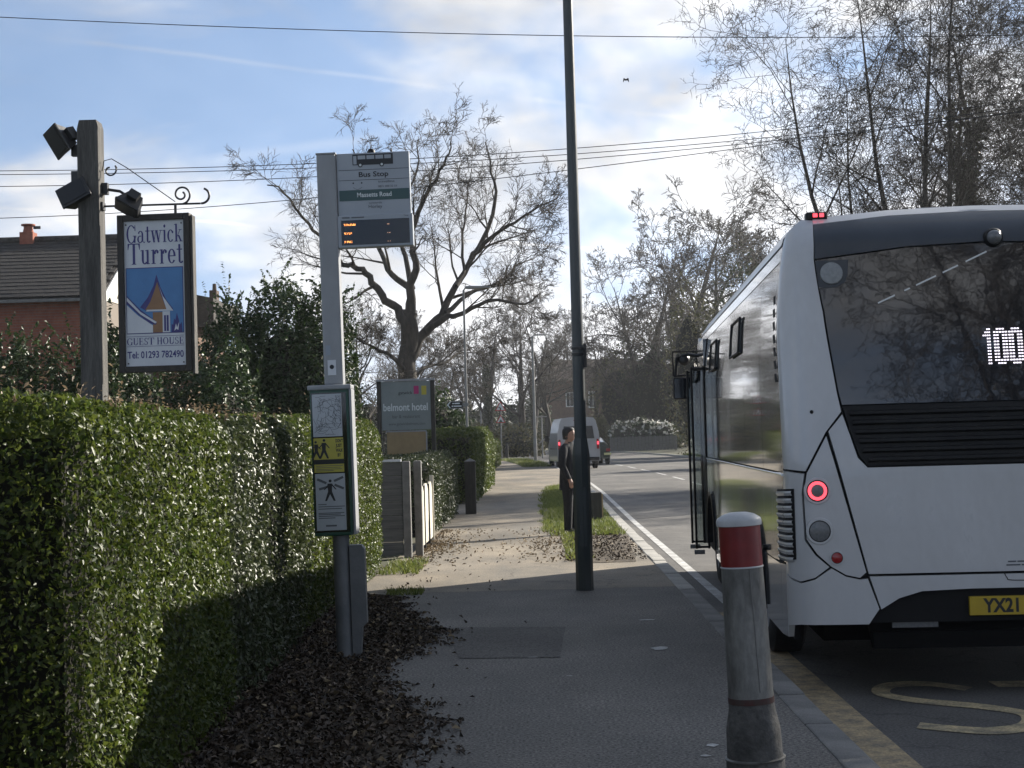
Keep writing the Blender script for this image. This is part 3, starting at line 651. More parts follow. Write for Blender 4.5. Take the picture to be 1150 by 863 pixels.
# the big oak, its main limbs laid out as they stand
def big_oak():
    Y0 = 62; base = at(458, 527, Y0); base.z = gz(Y0); rn = random.Random(8); W = Wood(); tips = []
    def limb(px, r0_, r1_, dy):
        n = len(px); P = []
        for i, (x, y) in enumerate(px): P.append(at(x, y, Y0 + dy*(i/(n-1))**1.1) - base)
        # resample smoothly
        Q = []
        for i in range(n-1):
            for k in range(3):
                p0, p1, p2, p3 = P[max(0, i-1)], P[i], P[i+1], P[min(n-1, i+2)]; t = k/3
                Q.append(.5*((2*p1) + (-p0+p2)*t + (2*p0-5*p1+4*p2-p3)*t*t + (-p0+3*p1-3*p2+p3)*t**3))
        Q.append(P[-1]); m_ = len(Q)
        Q = [q + Vector((rn.gauss(0, .05), rn.gauss(0, .1), rn.gauss(0, .05))) if 0 < i < m_-1 else q for i, q in enumerate(Q)]
        R_ = [.80*(r0_ + (r1_-r0_)*(i/(m_-1))**.7) for i in range(m_)]
        W.add(Q, R_, 9, 'trunk')
        Ln = sum((Q[i+1]-Q[i]).length for i in range(m_-1)); return Q, R_, Ln
    PR = dict(seg=[5, 4, 4, 3, 2], side=[7, 5, 4, 3, 3], wob=[.10, .14, .18, .2, .2], up=[.05, .04, .03, .02, .01], tap=[.85, .85, .8, .75, .7], n=[10, 6, 5, 4], f0=[.2, .2, .2, .15],
              ang=[44, 44, 42, 42], lr=[.50, .55, .60, .62], rr=[.55, .55, .6, .65], rmin=.0105, wood=0, fall=.62)
    limb([(458, 529), (457, 470), (457, 420), (459, 385), (461, 350)], .62, .40, 0)
    for px, a, b, dy in (
        ([(458, 395), (452, 362), (440, 342), (424, 325), (410, 305), (397, 299), (379, 296), (360, 268), (340, 243), (318, 216), (300, 208)], .30, .03, -3),
        ([(460, 352), (458, 325), (440, 309), (428, 286), (420, 262), (408, 225), (400, 190), (396, 168)], .24, .03, 4),
        ([(461, 352), (463, 322), (466, 296), (462, 262), (474, 228), (490, 200), (500, 178), (506, 160)], .28, .03, -2),
        ([(463, 325), (455, 290), (452, 255), (462, 215), (468, 180), (470, 158)], .17, .025, 3),
        ([(461, 402), (478, 372), (496, 354), (512, 322), (537, 277), (556, 226), (552, 195), (545, 160)], .33, .03, 2),
        ([(530, 290), (545, 274), (569, 254), (598, 238), (626, 222)], .17, .025, -3),
        ([(480, 372), (500, 358), (528, 347), (560, 337), (590, 341), (606, 330)], .20, .025, -4),
        ([(512, 322), (522, 300), (520, 262), (525, 225), (530, 190)], .13, .02, 4),
        ([(500, 352), (528, 330), (560, 318), (580, 300), (604, 286)], .15, .02, 5),
        ([(456, 420), (440, 400), (420, 392), (402, 380), (392, 365)], .15, .02, -4),
        ([(458, 430), (475, 415), (498, 408), (520, 395), (545, 392)], .14, .02, 4)):
        Q, R_, Ln = limb(px, a, b, dy)
        spawn(W, Q, R_, max(3.6, Ln*.62), 0, PR, rn, tips, f0=.28)
    return finish_tree('oak_tree', W, 'great bare oak with a forked trunk behind the hotel board', base, 'bare winter trees')
big_oak()
GR = 'bare winter trees'
FAR = dict(OAK); FAR.update(n=[11, 6, 5, 4, 3], f0=[.22, .2, .2, .15, .1], wob=[.045, .12, .15, .17, .18, .18], lr=[.52, .55, .58, .6, .7], ang=[52, 46, 44, 42, 42], fall=.7, rmin=.016, up=[.05, .02, .02, .01, .01, .01])
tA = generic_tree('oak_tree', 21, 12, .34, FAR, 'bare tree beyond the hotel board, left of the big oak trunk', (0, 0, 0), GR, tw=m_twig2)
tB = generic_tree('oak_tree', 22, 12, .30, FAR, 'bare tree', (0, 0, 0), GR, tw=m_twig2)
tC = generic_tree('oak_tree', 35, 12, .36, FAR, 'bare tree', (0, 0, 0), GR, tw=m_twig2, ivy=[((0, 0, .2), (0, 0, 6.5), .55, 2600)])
placed = set()
def plant(proto, px, Y, top, rz, label, native):
    """stand a tree at distance Y so that its top reaches the photo row it does"""
    p = at(px, 494, Y); z = gz(Y); hgt = at(px, top, Y).z - z; s = hgt/native
    loc = (p.x, Y, z)
    if proto.name not in placed:
        placed.add(proto.name); proto.location = loc; proto.rotation_euler = (0, 0, rz); proto.scale = (s, s, s); proto['label'] = label; return proto
    return dup(proto, loc, rz, s, label, GR)
def native(t): return max(max(v.co.z for v in c.data.vertices) for c in t.children)
nA, nB, nC = native(tA), native(tB), native(tC)
for pr, nn, px, Y, top, rz, lab in (
    (tA, nA, 405, 84, 330, .4, 'smaller bare tree just left of the big oak trunk'),
    (tB, nB, 500, 92, 352, 1.4, 'bare tree between the big oak and the slim lamp column'),
    (tC, nC, 548, 128, 330, 2.2, 'ivy-clad bare tree just right of the slim lamp column'),
    (tA, nA, 585, 140, 320, 3.0, 'bare tree rising behind the second lamp column'),
    (tB, nB, 620, 150, 300, 4.1, 'bare tree left of the green lamp column, behind the van'),
    (tB, nB, 668, 150, 330, 5.1, 'lower bare tree in front of the brown house'),
    (tB, nB, 716, 150, 212, .3, 'tall wide bare tree just right of the green lamp column'),
    (tC, nC, 764, 142, 196, 1.0, 'tall ivy-clad bare tree left of the bus mirror'),
    (tA, nA, 806, 118, 226, 2.4, 'bare tree showing over the front of the bus roof'),
    (tB, nB, 860, 96, 262, 5.5, 'bare tree half hidden by the bus roof'),
    (tC, nC, 438, 150, 362, .9, 'far bare tree low behind the hotel board'),
    (tB, nB, 352, 110, 352, 2.0, 'bare tree mostly hidden behind the big dark evergreen'),
    (tA, nA, 640, 190, 352, 1.2, 'far bare tree behind the brown house'),
    (tC, nC, 528, 175, 372, 4.4, 'far bare tree beyond the side road'),
    (tA, nA, 470, 104, 345, 5.7, 'bare tree directly behind the big oak trunk'),
    (tB, nB, 735, 135, 250, 3.3, 'bare tree between the tall wide one and the ivy-clad one'),
    (tC, nC, 600, 165, 350, .2, 'low bare tree behind the second lamp column'),
    (tA, nA, 842, 128, 240, 4.6, 'bare tree tucked behind the tall evergreen over the bus roof')):
    plant(pr, px, Y, top, rz, lab, nn)

# right-hand tree with several stems and hanging seed bunches
def ash(label, loc, seed, stems, PRm, seeds=0, ivy=None):
    rn = random.Random(seed); W = Wood(); tips = []
    for (dx, dy, lean, az, Ln, r) in stems:
        d = Vector((math.cos(az)*math.sin(lean), math.sin(az)*math.sin(lean), math.cos(lean)))
        grow(W, Vector((dx, dy, -.1)), d, Ln, r, 0, PRm, rn, tips)
    return finish_tree('ash_tree', W, label, loc, GR, tips=tips, seeds=seeds, ivy=ivy)
ASH = dict(seg=[8, 5, 4, 3, 3, 2], side=[8, 6, 5, 4, 3, 3], wob=[.055, .13, .17, .22, .26, .26], up=[.03, .05, .04, .02, -.02, -.03], tap=[.93, .85, .8, .8, .75, .7], n=[12, 6, 6, 4, 3], f0=[.22, .15, .12, .1, .1],
           ang=[44, 46, 48, 50, 48], lr=[.32, .52, .55, .55, .6], rr=[.56, .58, .55, .6, .65], rmin=.0075, wood=1)
pI = math.pi
tR = ash('many-stemmed bare tree with hanging seed bunches above the bus roof', (12.0, 50, gz(50)), 12,
    [(-.25, 0, .15, pI*.98, 12.5, .13), (.05, .1, .07, pI*.90, 13.5, .14), (.25, -.1, .05, .3, 14, .13), (.45, .1, .14, .1, 12.5, .12), (-.15, .2, .19, pI*1.02, 11, .10), (.4, .1, .24, -.15, 11.5, .10), (0, -.25, .10, -1.7, 12.5, .11)], ASH, seeds=420)
tR.scale = (1.22, 1.22, 1.25)
tR2 = dup(tR, (19.2, 50, gz(50)), 2.2, 1.3, 'bare tree at the right edge over the bus, with long level branches', GR)
# ivy column in that group
ash('ivy-wrapped trunk standing dark among the branches above the bus', (14.6, 52, gz(52)), 9, [(0, 0, .03, 0, 15.5, .26)], dict(ASH, n=[9, 4, 4, 3, 3]), ivy=[((0, 0, .5), (.1, 0, 12.2), 0.8, 5200)])
dup(tR, (15.5, 16.5, gz(16)), 3.6, .95, 'bare tree outside the frame on the right, shading the stop', GR)
dup(tR, (8.2, -7, 0), 1.1, 1.0, 'bare tree behind the camera, mirrored in the rear window of the bus', GR)

# ------------------------------------------------------------------ evergreens and shrubs
def gp(px, Y, dz=0): p = at(px, 494, Y); return (p.x, Y, gz(Y)+dz)
bush('evergreen_shrub', 'big dark laurel mass behind the bus stop pole', 'shrub', gp(320, 25), [(-.72, 0, 1.7, .75, 1.1, 2.1), (.02, .2, 1.9, .75, 1.1, 2.3), (.62, .1, 1.8, .6, 1.0, 2.2), (-.3, -.5, 1.2, 1.0, .8, 1.5), (.5, -.3, 1.0, .65, .8, 1.4)], 62000, .085, m_laurel, 51, sprig=420, rough_=.14)
bush('evergreen_shrub', 'dark conifer bush just left of the hotel board', 'shrub', gp(378, 30), [(-.1, 0, 1.5, .62, .9, 2.2), (.12, .2, 1.0, .5, .8, 1.4)], 12000, .08, m_conif, 52, sprig=60)
bush('evergreen_shrub', 'leafy shrub row with pale tips under the brick house', 'shrub', gp(70, 21), [(-1.9, 0, 1.1, 1.0, .8, 1.7), (-.9, 0, 1.2, .85, .8, 1.9), (-.05, .1, 1.1, .75, .8, 1.75), (.7, 0, 1.2, .7, .8, 1.75)], 50000, .075, m_laurel, 53, sprig=420, rough_=.2)
bush('evergreen_shrub', 'dark shrub mass between the guest house board and the laurel', 'shrub', gp(190, 22), [(-.55, 0, .9, .8, .8, 1.65), (.25, 0, 1.0, .75, .8, 1.75), (.8, .1, 1.1, .6, .8, 1.8)], 32000, .075, m_laurel, 54, sprig=100)
bush('evergreen_shrub', 'spiky shrub beside the gable of the brick house', 'shrub', gp(124, 30), [(0, 0, 1.6, .6, .6, 2.2)], 3000, .15, m_laurel, 55, sprig=120)
bush('evergreen_shrub', 'round dark evergreen behind the small footpath sign', 'shrub', gp(500, 50), [(-.3, 0, 1.5, .9, .8, 1.6), (.3, .2, 1.2, .7, .8, 1.2)], 6000, .15, m_laurel, 56)
bush('evergreen_shrub', 'grey green bush at the far corner behind the warning signs', 'shrub', gp(545, 108), [(-1.5, 0, 1.0, 2.6, 1.4, 1.5), (2.2, .3, .9, 2.0, 1.4, 1.3)], 6000, .24, m_brush, 57)
for px, Y, wd, hh, mm, lab, sd in (
    (430, 120, 7, 4.2, m_conif, 'dark undergrowth behind the hotel board', 61), (520, 172, 9, 5.0, m_conif, 'dark wood edge across the side road, left of the warning signs', 62),
    (575, 176, 8, 5.6, m_conif, 'dark wood edge across the side road, behind the warning signs', 63), (622, 172, 6, 3.0, m_conif, 'low dark hedge behind the white van', 64),
    (700, 146, 6, 3.2, m_brush, 'brown clipped shrubs right of the van', 65), (772, 136, 10.0, 11.5, m_conif, 'tall dark evergreen left of the bus mirror', 66), (738, 141, 9, 10.0, m_brush, 'olive weeping bush over the wooden fence', 67),
    (828, 100, 7.0, 11.5, m_brush, 'tall olive evergreen behind the bus mirror', 68), (866, 92, 6, 12.0, m_conif, 'tallest dark evergreen over the bus roof', 69), (352, 100, 9, 5, m_conif, 'dark undergrowth behind the laurel', 70),
    (930, 70, 9, 5, m_conif, 'evergreen hidden mostly by the bus', 71), (660, 200, 10, 4.2, m_brush, 'far undergrowth beside the brown house', 72)):
    rb = random.Random(sd); bl = []
    for k in range(7):
        f = k/6-.5; bl.append((f*wd*.8, rb.uniform(-.8, .8), hh*rb.uniform(.36, .48), wd*rb.uniform(.19, .28), 1.6, hh*rb.uniform(.36, .56)))
    bush('evergreen_shrub', lab, 'shrub', gp(px, Y), bl, 11000, Y*.0022, mm, sd, 'dark evergreens at the end of the street', rough_=.24, sprig=120 if mm is m_brush else 40, corek=.60)
bush('flowering_shrub', 'white flowering shrub above the wooden fence across the road', 'shrub', gp(722, 127), [(-1.6, 0, 1.35, 1.2, .8, 1.1), (0, 0, 1.5, 1.2, .8, 1.1), (1.6, 0, 1.3, 1.3, .8, 1.0)], 3000, .22, m_laurel, 75, extra=(m_flower, 420, .26, 1.2))
bush('evergreen_shrub', 'unseen tall evergreen added outside the frame on the right to shade the near road', 'shrub', (13.0, 16.3, 0), [(-1.6, 0, 3.4, 2.0, 1.8, 3.8), (.4, .3, 4.0, 2.0, 1.8, 4.6), (2.2, 0, 3.2, 1.8, 1.8, 3.6)], 9000, .22, m_conif, 91)  # added out of view so the near corner of the road falls in shade
# wooden fence under it, boards one by one
fe = thing('board_fence', 'grey board fence below the white flowering shrub', 'fence', gp(722, 124.6))
for k in range(19):
    x = -2.6 + .28*k; MB().box(x, x+.25, -.02, .02, .02, 1.12 + .03*((k*7) % 3)).build('board', m_fence, fe)
for x in (-2.6, -.8, 1.0, 2.7): MB().box(x-.05, x+.05, .025, .12, 0, 1.2).build('post', m_conc, fe)

# ------------------------------------------------------------------ houses
def brick_house():
    R_ = at(129, 257, 42); x1 = R_.x; zr = R_.z; ze = at(60, 331, 40).z; x0 = x1-9.0; yf, yr = 40.0, 43.6
    t = thing('brick_house', 'red brick house with dark tiled roof behind the guest house board', 'house', (x1, yf, gz(40)))
    zr -= t.location.z; ze -= t.location.z
    MB().box(-9, -.02, .3, 7, 0, ze-.08).build('wall', m_mortar, t)
    # bricks of the strip that shows: courses as real relief, too small to pick apart
    bm_ = MB(); rn = random.Random(3); z = 2.6; row = 0
    while z < ze-.16:
        x = -4.9 + (.1125 if row % 2 else 0)
        while x < -.26:
            bm_.add([(x, .285, z), (x+.215, .285, z), (x+.215, .285, z+.065), (x, .285, z+.065), (x, .3, z), (x+.215, .3, z), (x+.215, .3, z+.065), (x, .3, z+.065)], [(0, 1, 2, 3), (3, 2, 6, 7), (1, 5, 6, 2), (0, 3, 7, 4)]); x += .225
        z += .075; row += 1
    stuff(bm_.build('brickwork', m_brick, t))
    MB().prism([(.28, ze-.1), (3.6, zr-.12), (6.9, ze-.1)], -.02, -.24, 'x').build('gable_wall', m_cream, t)
    roof = MB().prism([(-.1, ze-.10), (3.6, zr-.08), (7.3, ze-.10), (7.3, ze-.2), (3.6, zr-.2), (-.1, ze-.2)], -9.1, .18, 'x').build('roof', m_tile, t)
    sl = Vector((0, 3.7, zr-ze)); ln = sl.length; ang = math.atan2(zr-ze, 3.7)
    tm = MB().box(-.148, .148, 0, .36, .0, .028, bev=.006).mesh('roof_tile'); tm.materials.append(m_tile)
    nr = int(ln/.26)
    for r_ in range(nr):
        for k in range(17):
            f = r_*.26; o = obj('roof_tile', tm, None, roof, (.02-k*.30-(.15 if r_ % 2 else 0)+rn.uniform(-.004, .004), -.12+f*math.cos(ang), ze-.085+f*math.sin(ang)+.012))
            o.rotation_euler = (ang-.05+rn.uniform(-.012, .012), 0, rn.uniform(-.01, .01))
    rm = MB().lathe([(.12, -.22), (.12, .22)], 10, (0, 0), 'x').mesh('ridge_tile'); rm.materials.append(m_tile)
    for k in range(11): obj('ridge_tile', rm, None, roof, (-.1-k*.45, 3.6, zr-.04))
    MB().box(-9, .1, -.16, -.06, ze-.2, ze-.12).build('gutter', m_conc, t)
    for s in (0, 1):
        a, b = ((-.12, ze-.16), (3.6, zr+.0)) if s == 0 else ((7.3, ze-.16), (3.6, zr))
        MB().prism([a, b, (b[0], b[1]-.28), (a[0], a[1]-.28)], .185, .215, 'x').build('bargeboard', m_winfr, t)
    MB().prism([(2.2, ze+.1), (3.6, zr-.5), (5.0, ze+.1)], -.015, .06, 'x').build('gable_panel', m_cream, t)
    c = at(31, 250, 43.5); cx = c.x - x1
    ch = MB().box(cx-.19, cx+.19, 3.35, 3.75, zr-.3, zr+.18).build('chimney', m_brick, t)
    MB().lathe([(.001, zr+.18), (.16, zr+.18), (.13, zr+.3), (.13, zr+.36), (.2, zr+.38), (.2, zr+.42), (.001, zr+.42)], 12, (cx, 3.55)).build('chimney_pot', m_brick, ch)
    MB().box(cx+.16, cx+.36, 3.5, 3.55, zr+.28, zr+.36).build('cowl', m_iron, ch)
brick_house()
# neighbour's chimney stack by the guest house board
cp = at(229, 330, 46); t = thing('far_house', 'dark rooftop with slim chimney just right of the guest house board', 'house', (cp.x-1.8, 46, gz(46)))
zz = cp.z-gz(46)
MB().box(-1.6, 1.6, 0, 4, 0, zz-1.0).build('wall', m_farbrick, t)
rf = MB().prism([(-1.8, zz-1.0), (1.2, zz+.05), (2.1, zz-.15), (2.1, zz-1.0)], -.1, 4.1).build('roof', m_tile, t)
MB().box(1.75, 1.97, 1, 1.4, zz-.2, zz+.2).build('chimney', m_farroof, rf)
MB().lathe([(.07, zz+.2), (.055, zz+.42), (.001, zz+.42)], 10, (1.86, 1.25)).build('chimney_pot', m_farroof, rf)
def brown_house():
    Y = 185; a = at(604, 470, Y); b = at(736, 470, Y); zr = at(650, 402, Y).z-gz(Y); ze = at(650, 427, Y).z-gz(Y); Wd = b.x-a.x
    t = thing('brown_house', 'distant brown brick house beyond the van', 'house', (a.x, Y, gz(Y)))
    MB().box(0, Wd, 0, 9, 0, ze).build('wall', m_farbrick, t)
    MB().add([(-.4, -.4, ze), (Wd+.4, -.4, ze), (Wd+.4, 9.4, ze), (-.4, 9.4, ze), (2.6, 4.5, zr), (Wd-2.6, 4.5, zr)], [(0, 1, 5, 4), (2, 3, 4, 5), (0, 4, 3), (1, 2, 5), (0, 3, 2, 1)]).build('roof', m_farroof, t)
    for px, py, w_, h_ in ((666, 449, 1.1, 2.0), (689, 443, 1.1, 1.1), (640, 449, 1.0, 1.8), (716, 447, 1.0, 1.7)):
        p = at(px, py, Y); x = p.x-a.x; z = p.z-gz(Y)
        wn = MB().box(x-w_/2, x+w_/2, -.07, -.01, z-h_/2, z+h_/2).build('window', m_winfr, t)
        MB().box(x-w_/2+.12, x-.04, -.10, -.071, z-h_/2+.12, z+h_/2-.12).build('pane', m_glass, wn); MB().box(x+.04, x+w_/2-.12, -.10, -.071, z-h_/2+.12, z+h_/2-.12).build('pane', m_glass, wn)
    p = at(617, 404, Y); x = p.x-a.x; MB().box(x-.5, x+.5, 3.6, 4.4, zr-1.6, zr+.3).build('chimney', m_cream, t)
brown_house()

# ------------------------------------------------------------------ lettering with serifs
class Serif:
    """small book-face letter maker: thick stems, thin joins, slab serifs"""
    def __init__(s): s.P = []
    def q(s, *p): s.P.append(p)
    def stem(s, x, y0, y1, w=.15, top='', bot=''):
        s.q((x, y0), (x+w, y0), (x+w, y1), (x, y1))
        if 'b' in bot: s.q((x-.08, 0), (x+w+.08, 0), (x+w+.08, .035), (x-.08, .035))
        if 't' in top: s.q((x-.08, y1-.035), (x+w+.08, y1-.035), (x+w+.08, y1), (x-.08, y1))
        if 'l' in top: s.q((x-.10, y1-.06), (x+.02, y1-.04), (x+.02, y1), (x-.10, y1-.03))
    def ring(s, cx, cy, rx, ry, tk, tn, a0=0, a1=360, n=20):
        for i in range(n):
            a, b = (rad(a0+(a1-a0)*(i+e)/n) for e in (0, 1))
            s.q((cx+rx*math.cos(a), cy+ry*math.sin(a)), (cx+rx*math.cos(b), cy+ry*math.sin(b)), (cx+(rx-tk)*math.cos(b), cy+(ry-tn)*math.sin(b)), (cx+(rx-tk)*math.cos(a), cy+(ry-tn)*math.sin(a)))
    def diag(s, x0, y0, x1, y1, w): s.q((x0, y0), (x0+w, y0), (x1+w, y1), (x1, y1))
    def bar(s, x0, x1, y0, y1): s.q((x0, y0), (x1, y0), (x1, y1), (x0, y1))
def glyph(c):
    g = Serif(); X = .68
    if c == 'G': g.ring(.45, .5, .43, .52, .16, .05, 42, 345); g.stem(.68, .02, .42, .14, 't'); g.bar(.76, .82, .68, 1.0); w = .92
    elif c == 'a': g.ring(.26, .20, .25, .21, .13, .045, 60, 330); g.stem(.40, .06, .50, .14); g.ring(.30, .47, .24, .21, .13, .045, 0, 165); g.ring(.62, .08, .09, .09, .05, .05, 180, 350); w = .68
    elif c == 't': g.stem(.13, .14, .90, .14); g.bar(.0, .40, X-.05, X); g.ring(.31, .14, .18, .15, .14, .05, 180, 340); w = .46
    elif c == 'w': g.diag(.20, 0, .03, X, .15); g.diag(.22, 0, .42, X, .05); g.diag(.60, 0, .42, X, .15); g.diag(.62, 0, .84, X, .05); g.bar(-.04, .28, X-.035, X); g.bar(.34, .62, X-.035, X); g.bar(.74, 1.0, X-.035, X); w = .98
    elif c == 'i': g.stem(.10, 0, X, .15, 'l', 'b'); g.ring(.175, .90, .09, .09, .088, .088); w = .36
    elif c == 'c': g.ring(.30, .34, .29, .35, .15, .045, 40, 320); g.ring(.48, .54, .07, .07, .069, .069); w = .58
    elif c == 'k': g.stem(.10, 0, 1.0, .15, 'l', 'b'); g.diag(.24, .28, .50, X, .05); g.diag(.52, 0, .30, .36, .15); g.bar(.40, .66, X-.035, X); g.bar(.44, .74, 0, .035); w = .74
    elif c == 'T': g.stem(.36, 0, 1.0, .18, '', 'b'); g.bar(.0, .90, .955, 1.0); g.q((0, .70), (.04, .70), (.12, .96), (0, .96)); g.q((.90, .70), (.86, .70), (.78, .96), (.90, .96)); w = .88
    elif c == 'u': g.stem(.10, .18, X, .15, 'l'); g.ring(.32, .20, .22, .21, .15, .06, 180, 330); g.stem(.46, 0, X, .15, 'l'); g.bar(.58, .70, 0, .035); w = .74
    elif c == 'r': g.stem(.10, 0, X, .15, 'l', 'b'); g.ring(.40, .46, .17, .22, .12, .06, 60, 178); g.ring(.48, .57, .08, .08, .079, .079); w = .56
    elif c == 'e': g.ring(.30, .34, .29, .35, .15, .045, 0, 325); g.bar(.12, .57, .33, .375); w = .62
    elif c == 'l': g.stem(.10, 0, 1.0, .15, 'l', 'b'); w = .36
    elif c == 'U': g.stem(.10, .25, 1.0, .16, 't'); g.ring(.42, .28, .32, .30, .16, .06, 180, 360); g.stem(.69, .25, 1.0, .05, 't'); w = .86
    elif c == 'E': g.stem(.10, 0, 1.0, .16, 't', 'b'); g.bar(.1, .66, .955, 1.0); g.bar(.1, .70, 0, .045); g.bar(.2, .52, .48, .525); g.q((.66, .72), (.70, .72), (.70, .99), (.56, .96)) if 0 else g.bar(.62, .66, .75, .98); g.bar(.66, .70, .02, .27); g.bar(.49, .53, .36, .64); w = .76
    elif c == 'S': g.ring(.32, .74, .25, .27, .12, .05, 30, 270); g.ring(.32, .26, .27, .27, .13, .05, -90, 90); g.ring(.32, .26, .28, .27, .10, .05, 200, 270, 8); g.q((.16, .60), (.30, .52), (.42, .45), (.28, .50)); g.bar(.50, .54, .70, .98); g.bar(.06, .10, .02, .30); w = .64
    elif c == 'H': g.stem(.10, 0, 1.0, .16, 't', 'b'); g.stem(.60, 0, 1.0, .16, 't', 'b'); g.bar(.2, .65, .48, .53); w = .88
    elif c == 'O': g.ring(.45, .5, .42, .52, .16, .05); w = .92
    else: w = .35
    return g.P, w
def serif_text(name, s_, x0, x1, z0, cap, y, m, parent):
    adv = 0; lay = []
    for c in s_: P, w_ = glyph(c); lay.append((P, adv)); adv += w_ + .05
    k = (x1-x0)/(adv-.05); mb = MB(); j = 0
    for P, ad in lay:
        for q in P:
            mb.add([(x0+(px+ad)*k, y-.00002*(j % 60), z0+pz*cap) for px, pz in q], [(0, 1, 2, 3)]); j += 1
    return mb.build(name, m, parent)

# ------------------------------------------------------------------ guest house board on its timber post
def spiral(c, r0_, r1_, a0, a1, n=22): return [(c[0]+(r0_+(r1_-r0_)*i/n)*math.cos(rad(a0+(a1-a0)*i/n)), 0, c[1]+(r0_+(r1_-r0_)*i/n)*math.sin(rad(a0+(a1-a0)*i/n))) for i in range(n+1)]
PY = 12.0
pb = at(106, 447, PY); pt = at(106, 137, PY)
t = thing('sign_post', 'tall weathered square timber post carrying the guest house board', 'post', (pb.x+.01, PY, 0)); post_x = pb.x+.01
hz = pt.z
MB().prism([(-.088, 0), (.078, 0), (.078, hz-.05), (.064, hz), (-.070, hz), (-.088, hz-.07)], -.08, .08).build('post', m_wood, t)
MB().box(-.087, .077, -.085, -.0805, hz-.62, hz-.08).build('face_board', m_wood, t)
br = MB()
zb = at(150, 231, PY).z; xe = at(231, 230, PY).x-post_x
br.tube([(.08, 0, zb), (xe-.04, 0, zb)], .008, 6)
br.tube([(q[0], 0, q[2]) for q in spiral((xe-.03, zb+.065), .065, .055, -95, 70)], .009, 6)
br.tube(spiral((xe-.19, zb+.075), .075, .02, -80, 420, 40), .008, 6)
br.tube(spiral((.145, zb+.285), .02, .055, 90, 400, 30) + [(.20, 0, zb+.30)], .007, 6)
br.tube([(.085, 0, zb+.28), (.10, 0, zb+.36), (.16, 0, zb+.375), (.28, 0, zb+.30), (xe-.24, 0, zb+.02)], .004, 5)
br.box(.075, .095, -.04, .04, zb-.03, zb+.03)
br.build('bracket', m_iron, t)
a = at(133, 243, PY); b = at(219, 417, PY)
sx, sz, sw, sh = a.x, b.z, b.x-a.x, a.z-b.z
t = thing('guest_house_sign', 'hanging framed guest house board with blue turret picture', 'sign', (sx, PY, sz), rad(-4))
fr = .048
MB().box(.03, sw-.03, -.02, .02, .03, sh-.03).build('panel', m_signw, t)
for x0, x1, z0, z1 in ((0, fr, 0, sh), (sw-fr, sw, 0, sh), (fr+.001, sw-fr-.001, 0, fr), (fr+.001, sw-fr-.001, sh-fr, sh)): MB().box(x0, x1, -.045, .05, z0, z1, bev=.004).build('frame', m_woodedge, t)
MB().box(sw+.002, sw+.022, -.03, .05, -.02, sh-.02).build('edge_trim', m_wood, t)
for x in (.17, sw-.12):
    MB().tube([(x, 0, sh), (x, 0, sh+.05), (x, 0, at(180, 231, PY).z-sz)], .012, 6).build('hanger', m_iron, t)
W_ = sw; y_ = -.0215
fx = lambda p: fr + (W_-2*fr)*p                   # board face, 0..1
fz = lambda p: fr + (sh-2*fr)*p
serif_text('lettering', 'Gatwick', fx(.04), fx(.975), fz(.848), .140, y_, m_blue, t)
serif_text('lettering', 'Turret', fx(.06), fx(.975), fz(.700), .165, y_, m_blue, t)
serif_text('lettering', 'GUEST HOUSE', fx(.02), fx(.965), fz(.146), .055, y_, m_blue, t)
text('lettering', 'Tel: 01293 782490', fx(.025), fz(.056), y_, m_blue, t, width=(W_-2*fr)*.93, cap=.052, bold=.018)
for z in (.135, .203): MB().add([(fx(.02), y_, fz(z)), (fx(.965), y_, fz(z)), (fx(.965), y_, fz(z)+.003), (fx(.02), y_, fz(z)+.003)], [(0, 1, 2, 3)]).build('rule', m_blue, t)
pic = MB(); 
def poly(name, pts, m, k, par): return MB().add([(fx(.02+.95*px), y_-.0006*k, fz(.222+.455*pz)) for px, pz in pts], [tuple(range(len(pts)))]).build(name, m, par)
sk = poly('picture', [(0, 0), (1, 0), (1, 1), (0, 1)], m_sky_p, 0, t)
for e in ([(0, 0), (1, 0), (1, .012), (0, .012)], [(0, .988), (1, .988), (1, 1), (0, 1)], [(0, .012), (.012, .012), (.012, .988), (0, .988)], [(.988, .012), (1, .012), (1, .988), (.988, .988)]): poly('picture_border', e, m_blue, 1, sk)
poly('roof_shadow', [(.24, .40), (.38, .55), (.48, .72), (.535, .89), (.60, .70), (.70, .50), (.82, .36), (.60, .34), (.36, .34)], m_blue, 1, sk)
poly('turret_roof', [(.33, .36), (.42, .48), (.50, .66), (.545, .78), (.60, .60), (.70, .36)], m_turr, 2, sk)
poly('roof_light', [(.575, .72), (.64, .56), (.80, .36), (.70, .36)], m_signw, 3, sk)
poly('eaves', [(.34, .335), (.82, .335), (.80, .36), (.36, .36)], m_signw, 4, sk)
poly('turret_wall', [(.46, .012), (.63, .012), (.63, .32), (.46, .32)], m_turr, 2, sk)
poly('window_bay', [(.63, .012), (.76, .012), (.76, .33), (.63, .33)], m_signw, 3, sk)
poly('window', [(.655, .03), (.735, .03), (.735, .27), (.655, .27)], m_blue, 4, sk)
poly('window_bar', [(.69, .03), (.70, .03), (.70, .27), (.69, .27)], m_signw, 5, sk)
poly('wing_shadow', [(.012, .58), (.25, .36), (.53, .17), (.51, .13), (.40, .16), (.20, .30), (.012, .46)], m_blue, 5, sk)
poly('wing_roof', [(.012, .56), (.25, .33), (.53, .17), (.50, .15), (.25, .29), (.012, .50)], m_signw, 6, sk)
poly('wing_wall', [(.012, .012), (.46, .012), (.46, .12), (.40, .16), (.20, .28), (.012, .44)], m_signw, 6, sk)
poly('tree', [(.78, .012), (.97, .012), (.96, .16), (.93, .12), (.91, .20), (.88, .30), (.85, .19), (.83, .22), (.81, .12), (.785, .14)], m_blue, 3, sk)
poly('tree_light', [(.83, .03), (.86, .14), (.88, .08), (.92, .17), (.90, .04), (.87, .06)], m_signw, 4, sk)
